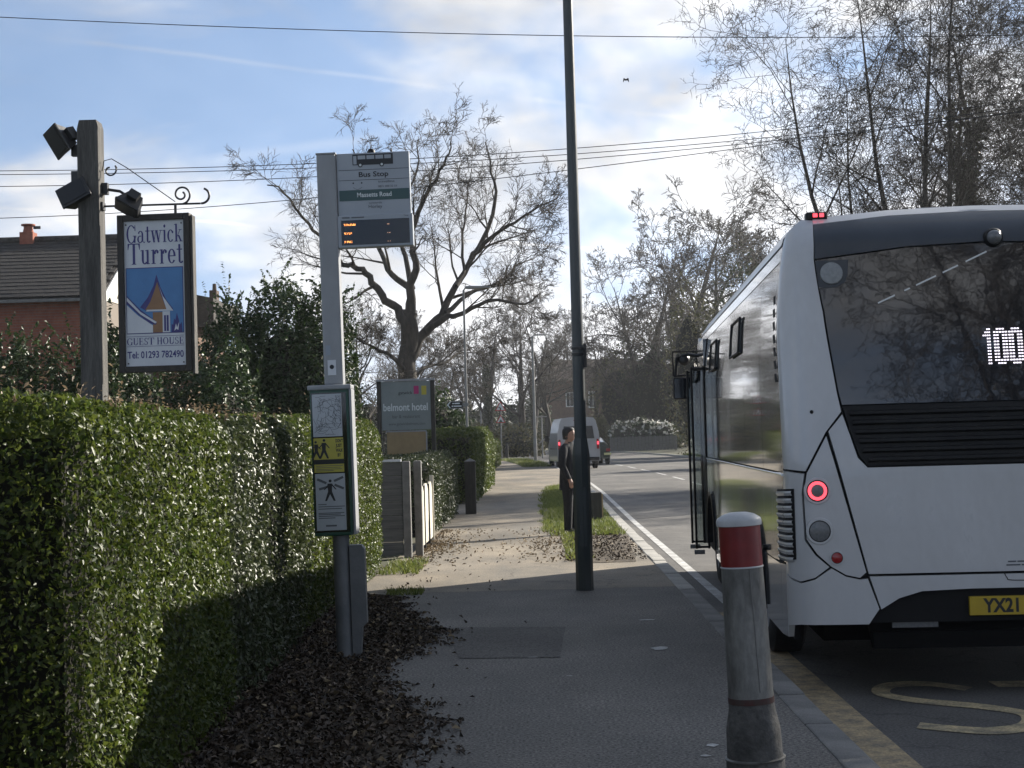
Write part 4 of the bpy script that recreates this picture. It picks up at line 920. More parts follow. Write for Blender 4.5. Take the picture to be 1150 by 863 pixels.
for px, pz in ((.035, .975), (.955, .975), (.04, .02), (.955, .02)): MB().lathe([(.001, -.026), (.006, -.026), (.006, -.02)], 8, (fx(px), fz(pz)), 'y').build('screw', m_iron, t)

def floodlight(px, py, rx, rz, size, label, stub):
    p = at(px, py, PY-.05); t = thing('floodlight', label, 'floodlight', p, 0, 'floodlights on the timber post')
    M_ = Matrix.Rotation(rad(rz), 4, 'Y') @ Matrix.Rotation(rad(rx), 4, 'X')
    s = size; mb = MB()
    V = [Vector(q) for q in ((-s, -.05, -s*.72), (s, -.05, -s*.72), (s, -.05, s*.72), (-s, -.05, s*.72), (-s*.6, .075, -s*.45), (s*.6, .075, -s*.45), (s*.6, .075, s*.45), (-s*.6, .075, s*.45))]
    mb.add([M_ @ q for q in V], [(0, 1, 2, 3), (4, 7, 6, 5), (0, 4, 5, 1), (1, 5, 6, 2), (2, 6, 7, 3), (3, 7, 4, 0)])
    mb.box(-s*1.06, s*1.06, -.068, -.05, -s*.78, s*.78, M_, bev=.004); mb.build('housing', m_lampblk, t)
    MB().box(-s*.86, s*.86, -.073, -.0685, -s*.6, s*.6, M_).build('lens', m_lampglass, t)
    MB().box(-s*.45, s*.45, .0, .07, s*.60, s*1.0, M_).build('gear_box', m_lampblk, t)
    e = Vector((stub[0]-p.x, stub[1]-p.y, stub[2]-p.z)); MB().tube([M_ @ Vector((0, .04, 0)), (M_ @ Vector((0, .06, 0))).lerp(e, .5) + Vector((0, 0, .02)), e], .012, 6).build('arm', m_iron, t)
    MB().box(e.x-.03, e.x+.03, e.y-.03, e.y+.02, e.z-.045, e.z+.045).build('mounting', m_lampblk, t)
floodlight(70, 158, 35, 60, .112, 'upper left floodlight on the post, tilted up and away', (post_x-.115, PY-.02, at(90, 170, PY).z))
floodlight(86, 220, -20, -28, .118, 'lower left floodlight on the post, tilted down', (post_x-.115, PY-.03, at(90, 200, PY).z))
floodlight(147, 229, 60, 32, .098, 'floodlight right of the post, aimed down at the guest house board', (post_x+.095, PY+.02, at(122, 212, PY).z))

# ------------------------------------------------------------------ bus stop
SY = 11.1; sb = at(388, 742, SY)
stop = thing('bus_stop', 'grey bus stop pole with flag, departure screen and timetable case', 'bus stop', (-1.44, SY, 0))
stop.rotation_euler = (0, rad(-.75), 0)
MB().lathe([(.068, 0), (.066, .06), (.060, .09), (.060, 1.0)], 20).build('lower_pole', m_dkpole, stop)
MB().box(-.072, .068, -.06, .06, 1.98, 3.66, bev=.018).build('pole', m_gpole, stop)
MB().box(-.075, .071, -.063, .063, 3.655, 3.668, bev=.004).build('pole_cap', m_gpole, stop)
fl = MB().box(.072, .60, -.035, .035, 2.985, 3.66, bev=.006).build('flag', m_flag, stop)
yf = -.0365
def rect(name, x0, x1, z0, z1, m, par, y=yf): return MB().add([(x0, y, z0), (x1, y, z0), (x1, y, z1), (x0, y, z1)], [(0, 1, 2, 3)]).build(name, m, par)
FX0, FX1 = .085, .592; fxx = lambda p: FX0+(FX1-FX0)*p; fzz = lambda p: 2.985+.675*p     # flag face fractions
for z in (.815, .705): rect('rule', FX0, FX1, fzz(z), fzz(z)+.003, m_ink, fl)
bus = MB(); bx0, bx1 = fxx(.205), fxx(.785); bz0, bz1 = fzz(.862), fzz(.985); bw = bx1-bx0; bh = bz1-bz0
def rr(mb_, a, b, c, d, k=0): mb_.add([(bx0+bw*a, yf-.0004*k, bz0+bh*c), (bx0+bw*b, yf-.0004*k, bz0+bh*c), (bx0+bw*b, yf-.0004*k, bz0+bh*d), (bx0+bw*a, yf-.0004*k, bz0+bh*d)], [(0, 1, 2, 3)])
rr(bus, 0, 1, .05, 1.0); bus.build('bus_symbol', m_ink, fl)
win = MB(); rr(win, .02, .10, .12, .86, 1)
for k in range(4): rr(win, .13+.22*k, .32+.22*k-(.03 if k == 3 else 0), .55, .88, 1)
win.build('bus_symbol_windows', m_flag, fl)
for f in (.19, .72):
    c = (bx0+bw*f, bz0+.004); MB().lathe([(.0001, yf-.001), (.017, yf-.001)], 16, c, 'y').build('bus_symbol_wheel', m_ink, fl); MB().lathe([(.0001, yf-.0014), (.009, yf-.0014)], 16, c, 'y').build('bus_symbol_hub', m_paleink, fl)
MB().lathe([(.03, 3.655), (.03, 3.675), (.02, 3.69), (.0001, 3.692)], 14, (fxx(.47), 0)).build('aerial_dome', m_black, stop)
MB().lathe([(.008, 3.655), (.005, 3.69), (.0001, 3.692)], 8, (fxx(.76), 0)).build('fixing', m_black, stop)
text('lettering', 'Bus Stop', fxx(.50), fzz(.74), yf, m_ink, fl, width=.215, cap=.036, center=True, bold=.02)
text('lettering', 'travelline', fxx(.56), fzz(.672), yf, m_greyink, fl, width=.12, cap=.016)
text('lettering', '0871 200 22 33', fxx(.56), fzz(.620), yf, m_greyink, fl, width=.135, cap=.014)
for px, pz in ((.205, .675), (.325, .675)): MB().lathe([(.0001, yf), (.006, yf)], 10, (fxx(px), fzz(pz)), 'y').build('logo_dot', m_ink, fl)
MB().add(*(lambda V, Fq: ([(x, yf, z) for x, z, _ in V], Fq))(*ribbon([(fxx(.20), fzz(.63)), (fxx(.265), fzz(.605)), (fxx(.33), fzz(.63))], (.0015, .0015), 0))).build('logo_smile', m_greyink, fl)
rect('name_band', FX0, FX1, fzz(.485), fzz(.60), m_flagg, fl, yf-.0003)
text('lettering', 'Massetts Road', fxx(.50), fzz(.523), yf-.0008, m_paleink, fl, width=.25, cap=.032, center=True, bold=.02)
text('lettering', 'towards', fxx(.51), fzz(.447), yf, m_greyink, fl, width=.095, cap=.014, center=True)
text('lettering', 'Horley', fxx(.51), fzz(.400), yf, m_greyink, fl, width=.10, cap=.024, center=True)
sc = MB().box(.066, .61, -.052, .045, 2.972, 3.205, bev=.006).build('display_housing', m_flag, stop)
for x0, x1 in ((.10, .155), (.168, .26)): rect('lettering', x0, x1, 3.184, 3.193, m_greyink, sc, -.0535)
text('lettering', 'Time', .545, 3.183, -.0535, m_greyink, sc, width=.036, cap=.011)
scr = MB().box(.092, .585, -.0545, -.051, 2.99, 3.170).build('display_screen', m_screen, stop)
rn = random.Random(6)
def leds(x0, x1, z, par, m=None):
    mb = MB(); x = x0
    while x < x1:
        for r_ in range(3 if m is None else 1):
            if rn.random() < .72: mb.box(x, x+.0042, -.0565, -.0546, z+r_*.005, z+r_*.005+.0038)
        x += .0055 if rn.random() > .12 else .011
    mb.build('led_row', m or m_led, par)
for z, xe_ in ((3.130, .195), (3.067, .165), (3.006, .168)): leds(.112, .120, z, scr); leds(.130, xe_, z, scr); leds(.425, .447, z, scr, m_leddim)
# timetable case
case = MB().box(-.175, .105, -.10, .075, .905, 1.955, bev=.008).build('timetable_case', m_green, stop)
MB().box(-.19, .125, -.112, .088, 1.95, 1.985, bev=.01).build('case_lid', m_gpole, case)
MB().box(.108, .126, -.105, .08, .91, 1.95, bev=.004).build('case_edge', m_gpole, case)
MB().box(-.165, .085, -.1015, -.0995, .93, 1.93).build('glass_front', m_screen, case)
yc = -.1025
mp = rect('map_poster', -.158, .052, 1.615, 1.92, m_paper, case, yc)
def scribble(name, x0, x1, z0, z1, n, m, par, seed, wd=.0012):
    r_ = random.Random(seed); mb = MB()
    for i in range(n):
        x, z = r_.uniform(x0, x1), r_.uniform(z0, z1); a_ = r_.uniform(0, 6.28); pts = [(x, z)]
        for k in range(4): a_ += r_.uniform(-.8, .8); x = min(x1, max(x0, x+.026*math.cos(a_))); z = min(z1, max(z0, z+.026*math.sin(a_))); pts.append((x, z))
        V, Fq = ribbon(pts, (wd, wd), 0, 3); mb.add([(p[0], yc-.0006-.00001*i, p[1]) for p in V], Fq)
    mb.build(name, m, par)
scribble('map_lines', -.15, .044, 1.63, 1.905, 60, m_greyink, mp, 4)
yp = rect('yellow_poster', -.158, .055, 1.36, 1.605, m_py, case, yc)
rect('poster_band', -.158, .055, 1.418, 1.452, m_ink, yp, yc-.0006)
for k, s_ in enumerate(("DON'T", 'JUST', 'WALK', 'BY')): text('lettering', s_, -.0 + .012*(k > 2), 1.572-.034*k, yc-.0006, m_ink, yp, width=(.054, .044, .050, .024)[k], cap=.022, bold=.04)
def walker(x, z, h, par, m, sgn=1):
    mb = MB(); L_ = lambda pts, r_: mb.tube([(x+sgn*p[0]*h, yc-.001, z+p[1]*h) for p in pts], [q*h for q in r_], 6)
    mb.lathe([(.0001, yc-.0025), (.07*h, yc-.0025), (.07*h, yc-.0008)], 12, (x+sgn*.02*h, z+.92*h), 'y')
    mb.prism([(x-.11*h, z+.80*h), (x+.11*h, z+.80*h), (x+.09*h, z+.44*h), (x-.09*h, z+.44*h)], yc-.0024, yc-.0008)
    for a_, b_ in ((-.20, -.17), (.20, .24)): mb.prism([(x-.08*h, z+.47*h), (x+.08*h, z+.47*h), (x+sgn*a_*h+.045*h, z), (x+sgn*a_*h-.045*h, z)], yc-.0022+.0002*(a_ > 0), yc-.0008)
    for a_ in (-.26, .28): mb.prism([(x-.06*h+.08*h*(a_ > 0), z+.79*h), (x+.02*h+.08*h*(a_ > 0), z+.79*h), (x+sgn*a_*h+.03*h, z+.52*h), (x+sgn*a_*h-.03*h, z+.52*h)], yc-.0020, yc-.0008)
    mb.build('walking_figure', m, par)
walker(-.085, 1.458, .142, yp, m_ink); walker(-.140, 1.458, .130, yp, m_ink, -1)
for k, z in enumerate((1.404, 1.392, 1.380, 1.370)): rect('text_line', -.145, (.045, .03, .04, -.02)[k], z, z+.004, m_greyink, yp, yc-.0006)
lp = rect('notice_poster', -.155, .058, .945, 1.35, m_paper, case, yc)
walker(-.052, 1.155, .155, lp, m_ink)
for x0, z0, a_ in ((-.145, 1.305, 25), (-.018, 1.288, -22), (-.128, 1.232, -14), (-.022, 1.262, 24)):
    o = rect('held_board', 0, .072, 0, .017, m_greyink, lp, yc-.0006); o.location = (x0, 0, z0); o.rotation_euler = (0, rad(a_), 0)
for k, (z, x1) in enumerate(((1.128, -.08), (1.112, .05), (1.096, .03), (1.066, .045), (1.056, .02), (1.044, .048), (1.030, -.02))): rect('text_line', -.14, x1, z, z+.006, m_greyink, lp, yc-.0006)
rect('imprint', -.09, -.012, .972, .984, m_greyink, lp, yc-.0006)
# grey service box on the pole
MB().prism([(.062, .03), (.115, .0), (.135, .24), (.170, .27), (.170, .80), (.150, .83), (.062, .83)], -.045, .05).build('cable_cover', m_dkpole, stop)
MB().box(-.042, .018, -.0625, -.0605, 2.055, 2.165).build('sticker', m_signw, stop)
MB().lathe([(.0001, -.0635), (.016, -.0635)], 14, (-.012, 2.115), 'y').build('sticker_mark', m_ink, stop)
MB().box(-.052, -.018, -.0625, -.0605, 2.20, 2.27).build('sticker', mat('faded_sticker', (.30, .34, .40), rough=.6), stop)

# ------------------------------------------------------------------ lamp columns
def lamp(loc, label, h, r_low, r_up, zc, m, head=None, oct_=False, lean=0):
    t = thing('lamp_column', label, 'street lamp', loc, 0, 'street lamp columns'); t.rotation_euler = (0, lean, 0)
    MB().lathe([(r_low*1.02, 0), (r_low*1.0, zc-.12), (r_low*.95, zc-.08), (r_up*1.08, zc+.04), (r_up, zc+.06)], 8 if oct_ else 16, smooth=not oct_).build('base', m, t)
    MB().lathe([(r_up, zc+.05), (r_up*.72, h)], 14).build('shaft', m, t)
    if oct_:
        MB().box(-.035, .035, -r_low*.98, -r_low*.9, .45, 1.05).build('access_door', m, t)
        for z in (zc+.9, zc+.96): MB().lathe([(r_up*.98, z), (r_up*1.12, z+.004), (r_up*1.12, z+.028), (r_up*.97, z+.032)], 14).build('band', m_iron, t)
        MB().box(r_up*.9, r_up*.9+.03, -.02, .02, zc+.78, zc+1.02).build('clip', m_iron, t)
    if head:
        MB().tube([(0, 0, h-.02), (.05, 0, h+.06), (.16, 0, h+.08)], .022, 8).build('bracket', m, t)
        MB().prism([(.05, h+.05), (.15, h+.03), (head, h+.05), (head, h+.085), (.2, h+.11), (.05, h+.10)], -.13, .13).build('lantern', m, t)
    return t
lamp((.42, 15.81, 0), 'dark green lamp column in the middle of the footway', 8.2, .088, .062, 1.50, m_dkpost, head=.75, oct_=True)
l1 = lamp(gp(525, 45), 'slim pale lamp column rising from the clipped hedge', at(522, 326, 45).z-gz(45), .055, .042, .9, m_lampc, head=.80)
l2 = lamp(gp(601, 86), 'second slim lamp column on the far grass strip', at(598, 378, 86).z-gz(86), .10, .085, 1.3, m_lampc, head=1.0)
l3 = lamp(gp(541, 135), 'far lamp column with a short level head, right of the big oak', at(541, 418, 135).z-gz(135), .1, .08, 1.0, m_lampc, head=1.5)
# finger sign on the slim column
p = at(511, 455, 44.93); t = thing('footpath_sign', 'small black finger sign on the slim lamp column', 'sign', p)
MB().prism([(-.24, 0), (-.16, .11), (.22, .11), (.22, -.11), (-.16, -.11)], -.015, .015).build('finger', m_black, t)
MB().prism([(-.235, 0), (-.155, .095), (-.12, .095), (-.19, 0), (-.12, -.095), (-.155, -.095)], -.017, -.0155).build('arrow', m_paleink, t)
for x0, x1, z in ((-.075, -.03, .025), (-.015, .14, .025), (-.095, -.05, -.055), (-.035, .19, -.055)): MB().box(x0, x1, -.017, -.0155, z, z+.035).build('lettering', m_paleink, t)
for z in (.098, -.104): MB().box(-.12, .21, -.017, -.0155, z, z+.006).build('border', m_paleink, t)
MB().box(.19, .40, .016, .03, -.05, .05).build('clamp', m_lampc, t)
# warning signs
WY = 98
p = gp(563, WY); t = thing('warning_sign', 'red triangle bend warning sign above a second triangle plate on a thin post', 'sign', p)
zt = at(563, 458, WY).z-gz(WY); z2 = at(563, 472, WY).z-gz(WY)
MB().lathe([(.045, 0), (.045, zt+.3)], 10).build('post', m_dkpole, t)
def tri(z, r_, k, m, name, par): return MB().prism([(-r_*.866, z-r_*.5), (r_*.866, z-r_*.5), (0, z+r_)], -.06-.004*k, -.056-.004*k).build(name, m, par)
for z, sc_ in ((zt, .42), (z2, .36)):
    pl = tri(z, sc_, 0, m_signr, 'triangle_plate', t); tri(z, sc_*.72, 1, m_signw, 'triangle_face', pl)
MB().prism([(-.04, zt-.16), (.04, zt-.16), (.04, zt-.02), (-.10, zt+.06), (-.14, zt+.0), (-.04, zt-.05)], -.071, -.066).build('bend_arrow', m_ink, t)
MB().prism([(-.12, z2-.13), (.12, z2-.13), (0, z2+.06)], -.071, -.066).build('hazard_mark', m_green, t)
MB().lathe([(.10, 0), (.09, 1.0), (.0001, 1.02)], 10).build('marker_post', m_black, None, gp(569, 97))
o = bpy.data.objects['marker_post']; tag(o, 'short dark marker post beside the warning signs', 'bollard')
# tall distribution pole with cross pieces behind the van
t = thing('signal_pole', 'thin pole with a short side arm left of the van', 'pole', gp(609, 101))
hz2 = at(609, 467, 101).z-gz(101)
MB().lathe([(.05, 0), (.045, hz2), (.0001, hz2)], 8).build('pole', m_lampc, t)
MB().box(-.45, .35, -.03, .03, hz2-.1, hz2-.03).build('arm', m_lampc, t); MB().tube([(-.2, -.06, 1.0), (.3, -.06, 1.35), (.55, -.06, 1.35)], .05, 6).build('side_arm', m_lampc, t)

# ------------------------------------------------------------------ fences, posts and hotel board
t = thing('board_fence', 'grey horizontal board fence panel end between two concrete posts', 'fence', (-1.80, 20.9, 0), 0, 'fences along the footway')
for k in range(7): MB().box(-1.6, -.085, -.02, .0 + .008*(k % 2), .04+.18*k, .04+.18*k+.174).build('board', m_fence, t)
MB().box(-.075, .03, -.06, .06, 0, 1.31, bev=.015).build('concrete_post', m_conc, t)
MB().box(.06, .165, .18, .30, 0, 1.31, bev=.015).build('concrete_post', m_conc, t)
MB().box(-.34, -.09, -.04, .05, 1.305, 1.335).build('panel_cap', m_signw, t)
t = thing('picket_fence', 'cream round-topped picket fence lit by the sun beside the path', 'fence', (-1.72, 21.5, 0), 0, 'fences along the footway')
pk = MB().prism([(-.40, 0.08), (.40, .08), (.40, .84), (.28, .91), (.12, .95), (-.12, .95), (-.28, .91), (-.40, .84)], -.012, .012, 'x').mesh('picket_panel'); pk.materials.append(m_picket)
for k in range(3):
    o = obj('picket_panel', pk, None, t, (0, .46+.90*k, 0)); o.rotation_euler = (0, 0, rad(.6*(k-1)))
for k in range(4): MB().box(-.03, .03, .0+.90*k-.02, .0+.90*k+.025, 0, .93 if k < 3 else 1.04).build('post', m_picket if k == 3 else m_dkwood, t)
t = thing('timber_gatepost', 'dark square gatepost with pale cap at the end of the low hedge', 'post', (-1.50, 32.8, 0))
MB().box(-.115, .115, -.10, .10, 0, 1.13, bev=.008).build('post', m_dkwood, t)
MB().add([(-.13, -.115, 1.13), (.13, -.115, 1.13), (.13, .115, 1.13), (-.13, .115, 1.13), (0, 0, 1.20)], [(0, 1, 4), (1, 2, 4), (2, 3, 4), (3, 0, 4), (3, 2, 1, 0)]).build('cap', m_conc, t)
HY = 33.6; a = at(423, 429, HY); b = at(490, 505, HY); hw = b.x-a.x; ht = a.z
t = thing('hotel_sign', 'framed grey green hotel board with magenta and yellow squares behind the low hedge', 'sign', (a.x, HY, 0), rad(-2))
for x in (0, hw-.09): MB().box(x, x+.09, -.045, .045, 0, ht, bev=.006).build('post', m_dkwood, t)
MB().box(-.01, hw+.01, -.05, .05, ht, ht+.04).build('top_rail', m_gpole, t)
zb_ = at(423, 484, HY).z
MB().box(.092, hw-.092, -.02, .02, zb_, ht-.01).build('board', m_hboard, t)
MB().box(.2, hw-.22, -.02, .02, zb_-.62, zb_-.03).build('lower_board', m_hpanel, t)
MB().box(.18, hw-.20, -.03, -.021, zb_-.045, zb_-.015).build('lower_board_edge', m_gpole, t)
MB().box(hw-.215, hw-.19, -.03, .02, zb_-.62, zb_-.046).build('lower_board_edge', m_gpole, t)
hx = lambda p: .092+(hw-.184)*p; hzz = lambda p: zb_+(ht-.01-zb_)*p
MB().box(hx(.665), hx(.765), -.026, -.021, hzz(.735), hzz(.90)).build('magenta_square', m_pink, t)
MB().box(hx(.82), hx(.92), -.026, -.021, hzz(.715), hzz(.90)).build('yellow_square', m_olive, t)
text('lettering', 'gatwick', hx(.35), hzz(.735), -.022, m_ink, t, width=.31, cap=.065)
text('lettering', 'belmont hotel', hx(.04), hzz(.40), -.022, m_paleink, t, width=(hw-.184)*.90, cap=.155, bold=.02)
text('lettering', 'bar & restaurant', hx(.22), hzz(.245), -.022, m_greyink, t, width=(hw-.184)*.56, cap=.07)
text('lettering', 'www.gatwickbelmont.com', hx(.14), hzz(.10), -.022, m_greyink, t, width=(hw-.184)*.74, cap=.06)
# short timber post on the verge
t = thing('verge_post', 'stubby square timber post on the grass behind the lamp column', 'post', (1.0, 29.0, 0), rad(24))
MB().box(-.13, .10, -.10, .10, 0, .53, bev=.006).build('post', m_dkwood, t); MB().box(.10, .125, -.10, .10, .0, .50).build('lit_side', m_hpanel, t)  # sunlit right face painted in as a tan board

# ------------------------------------------------------------------ bollard
t = thing('bollard', 'scuffed grey steel bollard with white cap and red band at the kerb', 'bollard', (.93, 6.98, 0))
t.rotation_euler = (0, rad(-2.1), 0)
def rnd_(z0, z1): return [(.098, z0), (.098, z1)]
MB().lathe([(.131, 0), (.131, .085), (.126, .095)], 40).build('base_ring', m_bollsl, t)
MB().lathe([(.126, .092), (.136, .095), (.1365, .101), (.126, .106)], 40).build('base_lip', m_boll, t)
MB().lathe([(.124, .105), (.121, .225), (.118, .245), (.104, .315), (.102, .345), (.1, .348)], 40).build('sleeve', m_bollsl, t)
MB().lathe([(.1035, .346), (.1035, .372), (.1, .373)], 40).build('sleeve_band', mat('rust_red_band', (.075, .028, .024), (.06, .045, .04), 20, rough=.8), t)
bd = MB().lathe([(.1015, .372), (.096, .80), (.0935, .95)], 40).build('shaft', m_boll, t)
MB().tube([(.03, -.0975, .40), (.022, -.0935, .945)], .0022, 6).build('seam_weld', m_conc, bd)
MB().lathe([(.0945, .95), (.0965, .951), (.0965, .956), (.0945, .958)], 40).build('joint_ring', m_bollcap, t)
MB().lathe([(.0940, .958), (.0935, 1.138)], 40).build('red_band', m_bollred, t)
MB().lathe([(.0945, 1.138), (.101, 1.140), (.102, 1.160), (.098, 1.172), (.070, 1.190), (.04, 1.198), (.0001, 1.200)], 40).build('cap', m_bollcap, t)

# ------------------------------------------------------------------ bus
BW, BL, CRN = 2.60, 9.7, .16
bus = thing('single_deck_bus', 'silver single-deck bus at the stop seen from behind, route 100', 'bus', (1.53, 9.6, -.10)); bus.rotation_euler = (0, 0, rad(-2.7))
def rake(z): return .14*max(0, z-1.45) + (.30*((z-2.80)/.30)**2 if z > 2.80 else 0)
ARC = CRN*math.pi/2
def rear_pt(u, z):
    def left(u):
        if u >= CRN: return u, 0
        if u >= CRN-ARC: a_ = (CRN-u)/CRN; return CRN-CRN*math.sin(a_), CRN-CRN*math.cos(a_)
        return 0, CRN+(CRN-ARC-u)
    if u <= BW/2: s, d = left(u)
    else: s, d = left(BW-u); s = BW-s
    tuck = .10*max(0, (z-2.2)/.8)**2                 # sides lean in a little at the top
    s = s + tuck*(1-2*s/BW)
    return Vector((s, d + rake(z)*(1 if d < .2 else max(0, 1-(d-.2)*1.0)), z))
def rear_map(u, z, off=0):
    p = rear_pt(u, z); e = .004; du = rear_pt(u+e, z)-rear_pt(u-e, z); dz = rear_pt(u, z+e)-rear_pt(u, z-e); n = du.cross(dz).normalized()
    return p + n*off
def Us(s):                                           # position seen square from behind -> position along the skin
    if s >= CRN: return s
    return CRN - CRN*math.asin(min(1, max(-1, (CRN-s)/CRN)))
def side_pt(t_, z): return Vector((.10*max(0, (z-2.2)/.8)**2, t_, z))
def side_map(t_, z, off=0): p = side_pt(t_, z); return p + Vector((-off, 0, 0))
def rside_map(t_, z, off=0): p = side_pt(t_, z); return Vector((BW-p.x+off, p.y, z))
def inside(P, x, y):
    c = False; j = len(P)-1
    for i in range(len(P)):
        if (P[i][1] > y) != (P[j][1] > y) and x < (P[j][0]-P[i][0])*(y-P[i][1])/(P[j][1]-P[i][1])+P[i][0]: c = not c
        j = i
    return c
def panel(name, poly_, mapf, m, parent, thick=.035, grid=.09, off=0):
    B = []; n = len(poly_)
    for i in range(n):
        a_, b_ = Vector(poly_[i]), Vector(poly_[(i+1) % n]); k = max(1, int(math.ceil((b_-a_).length/grid)))
        B += [a_.lerp(b_, q/k) for q in range(k)]
    x0, x1 = min(p.x for p in B), max(p.x for p in B); z0, z1 = min(p.y for p in B), max(p.y for p in B)
    pts = list(B); x = x0+grid*.5
    while x < x1:
        z = z0+grid*.5
        while z < z1:
            if inside(poly_, x, z) and min((p-Vector((x, z))).length for p in B) > grid*.35: pts.append(Vector((x, z)))
            z += grid
        x += grid
    nb = len(B)
    vs_, es, fs, ov, oe, of = delaunay_2d_cdt([Vector(p) for p in pts], [(i, (i+1) % nb) for i in range(nb)], [], 1, 1e-5)
    V = [mapf(p.x, p.y, off) for p in vs_]; mb = MB(); mb.add(V, [tuple(f) for f in fs], True)
    me = bpy.data.meshes.new(name); me.from_pydata([tuple(v) for v in V], [], [tuple(f) for f in fs])
    bm = bmesh.new(); bm.from_mesh(me); bmesh.ops.recalc_face_normals(bm, faces=bm.faces)
    # face outwards
    c_ = mapf((x0+x1)/2, (z0+z1)/2, off+.2) - mapf((x0+x1)/2, (z0+z1)/2, off)
    s_ = sum((f.normal.dot(c_)*f.calc_area() for f in bm.faces))
    if s_ < 0: bmesh.ops.reverse_faces(bm, faces=bm.faces)
    for f in bm.faces: f.smooth = True
    bm.to_mesh(me); bm.free()
    # rim
    R0 = [mapf(p.x, p.y, off) for p in B]; R1 = [mapf(p.x, p.y, off-thick) for p in B]
    rim = MB(); rim.add(R0+R1, [(i, (i+1) % nb, (i+1) % nb+nb, i+nb) for i in range(nb)])
    o = obj(name, me, m, parent); rm_ = rim.mesh('r')
    bm = bmesh.new(); bm.from_mesh(me); bm.from_mesh(rm_); bm.to_mesh(me); bm.free(); bpy.data.meshes.remove(rm_)
    return o
def mir(P): return [(BW-u, z) for u, z in P][::-1]
uL = -.16
GLS = [(.178, 3.02), (.182, 2.92), (.20, 2.745), (.273, 2.408), (.337, 1.90), (.362, 1.775), (.40, 1.64), (.445, 1.49), (.50, 1.43)]
pillar = [(uL, 1.425), (Us(.02), 1.42), (Us(.113), 1.408), (.25, 1.648), (.352, 1.772), (.331, 1.895), (.267, 2.405), (.194, 2.745), (.176, 2.92), (.170, 3.02), (Us(.09), 3.03), (Us(.03), 2.97), (uL, 2.86)]
tail = [(Us(.122), 1.395), (Us(.10), 1.27), (Us(.108), .985), (.17, .893), (.253, .815), (.34, .762), (.425, .742), (.464, .775), (.252, 1.622)]
corner = [(uL, 1.41), (Us(.018), 1.405), (Us(.105), 1.392), (Us(.087), 1.27), (Us(.095), .98), (.158, .885), (.240, .812), (.15, .748), (Us(.065), .724), (Us(.0), .765), (uL, .82)]
bump_c = [(uL, .81), (Us(.0), .752), (Us(.065), .712), (.15, .736), (.253, .803), (.34, .750), (.425, .730), (.472, .735), (.536, .548), (.47, .455), (Us(.06), .458), (Us(.0), .44), (uL, .36)]
bump_m = [(.484, .748), (BW-.484, .748), (BW-.548, .545), (BW-.66, .612), (BW-.80, .652), (BW/2+.2, .662), (BW/2-.2, .662), (.80, .652), (.66, .612), (.548, .545)]
gate = [(.268, 1.652), (.480, .764), (BW-.480, .764), (BW-.268, 1.652), (BW-.358, 1.755), (BW-.394, 1.635), (BW-.438, 1.482), (BW-.495, 1.42), (.495, 1.42), (.438, 1.482), (.394, 1.635), (.358, 1.755)]
glass = [(.203, 2.738), (.279, 2.405), (.343, 1.90), (.360, 1.815), (BW-.360, 1.815), (BW-.343, 1.90), (BW-.279, 2.405), (BW-.203, 2.738), (BW/2+.5, 2.80), (BW/2, 2.815), (BW/2-.5, 2.80)]
grille = [(.363, 1.808), (.405, 1.64), (.45, 1.495), (.50, 1.432), (BW-.50, 1.432), (BW-.45, 1.495), (BW-.405, 1.64), (BW-.363, 1.808)]
dome = [(.200, 2.748), (BW/2-.5, 2.81), (BW/2, 2.825), (BW/2+.5, 2.81), (BW-.200, 2.748), (BW-.178, 2.95), (BW-.175, 2.985), (BW-.7, 3.035), (BW/2, 3.05), (.7, 3.035), (.175, 2.985), (.178, 2.95)]
# dark inner skin that shows in the gaps between panels
panel('inner_shell', [(uL-.2, .46), (uL-.2, 2.86), (Us(.03), 2.95), (.17, 3.0), (BW-.17, 3.0), (BW-Us(.03), 2.95), (BW-uL+.2, 2.86), (BW-uL+.2, .46)], rear_map, m_seam, bus, grid=.05, off=-.03)
for P_, nm, mm in ((pillar, 'rear_pillar', m_bodyp), (tail, 'tail_lamp_panel', m_bodyp), (corner, 'corner_panel', m_bodyp), (bump_c, 'bumper_corner', m_bodyp)):
    panel(nm, P_, rear_map, mm, bus, grid=.05); panel(nm, mir(P_), rear_map, mm, bus, grid=.07)
panel('bumper_centre', bump_m, rear_map, m_bodyp, bus); gt = panel('engine_cover', gate, rear_map, m_bodyp, bus)
rw = panel('rear_window', glass, rear_map, m_blackgl, bus, off=-.002); gr_ = panel('rear_grille', grille, rear_map, m_black, bus, off=-.010)
panel('roof_dome', dome, rear_map, m_dome, bus, grid=.07)
panel('roof_edge', [(.174, 2.988), (.7, 3.038), (BW/2, 3.053), (BW-.7, 3.038), (BW-.174, 2.988), (BW-.17, 3.035), (BW-.7, 3.085), (BW/2, 3.10), (.7, 3.085), (.17, 3.035)], rear_map, m_bodyp, bus, grid=.05, off=.001)
for k in range(6):
    z = 1.452 + .058*k; xi = float(np.interp(z, [1.43, 1.495, 1.64, 1.81], [.52, .475, .43, .385])); mb = MB()
    pts = [rear_map(xi+(BW-2*xi)*q/14, z, -.002) for q in range(15)]
    V = []; 
    for p in pts: V += [p+Vector((0, .002, 0)), p+Vector((0, -.010, .012)), p+Vector((0, -.006, .030)), p+Vector((0, .008, .034))]
    mb.add(V, [(4*i+j, 4*i+4+j, 4*i+5+j, 4*i+1+j) for i in range(14) for j in range(3)]); mb.build('slat', m_black, gr_)
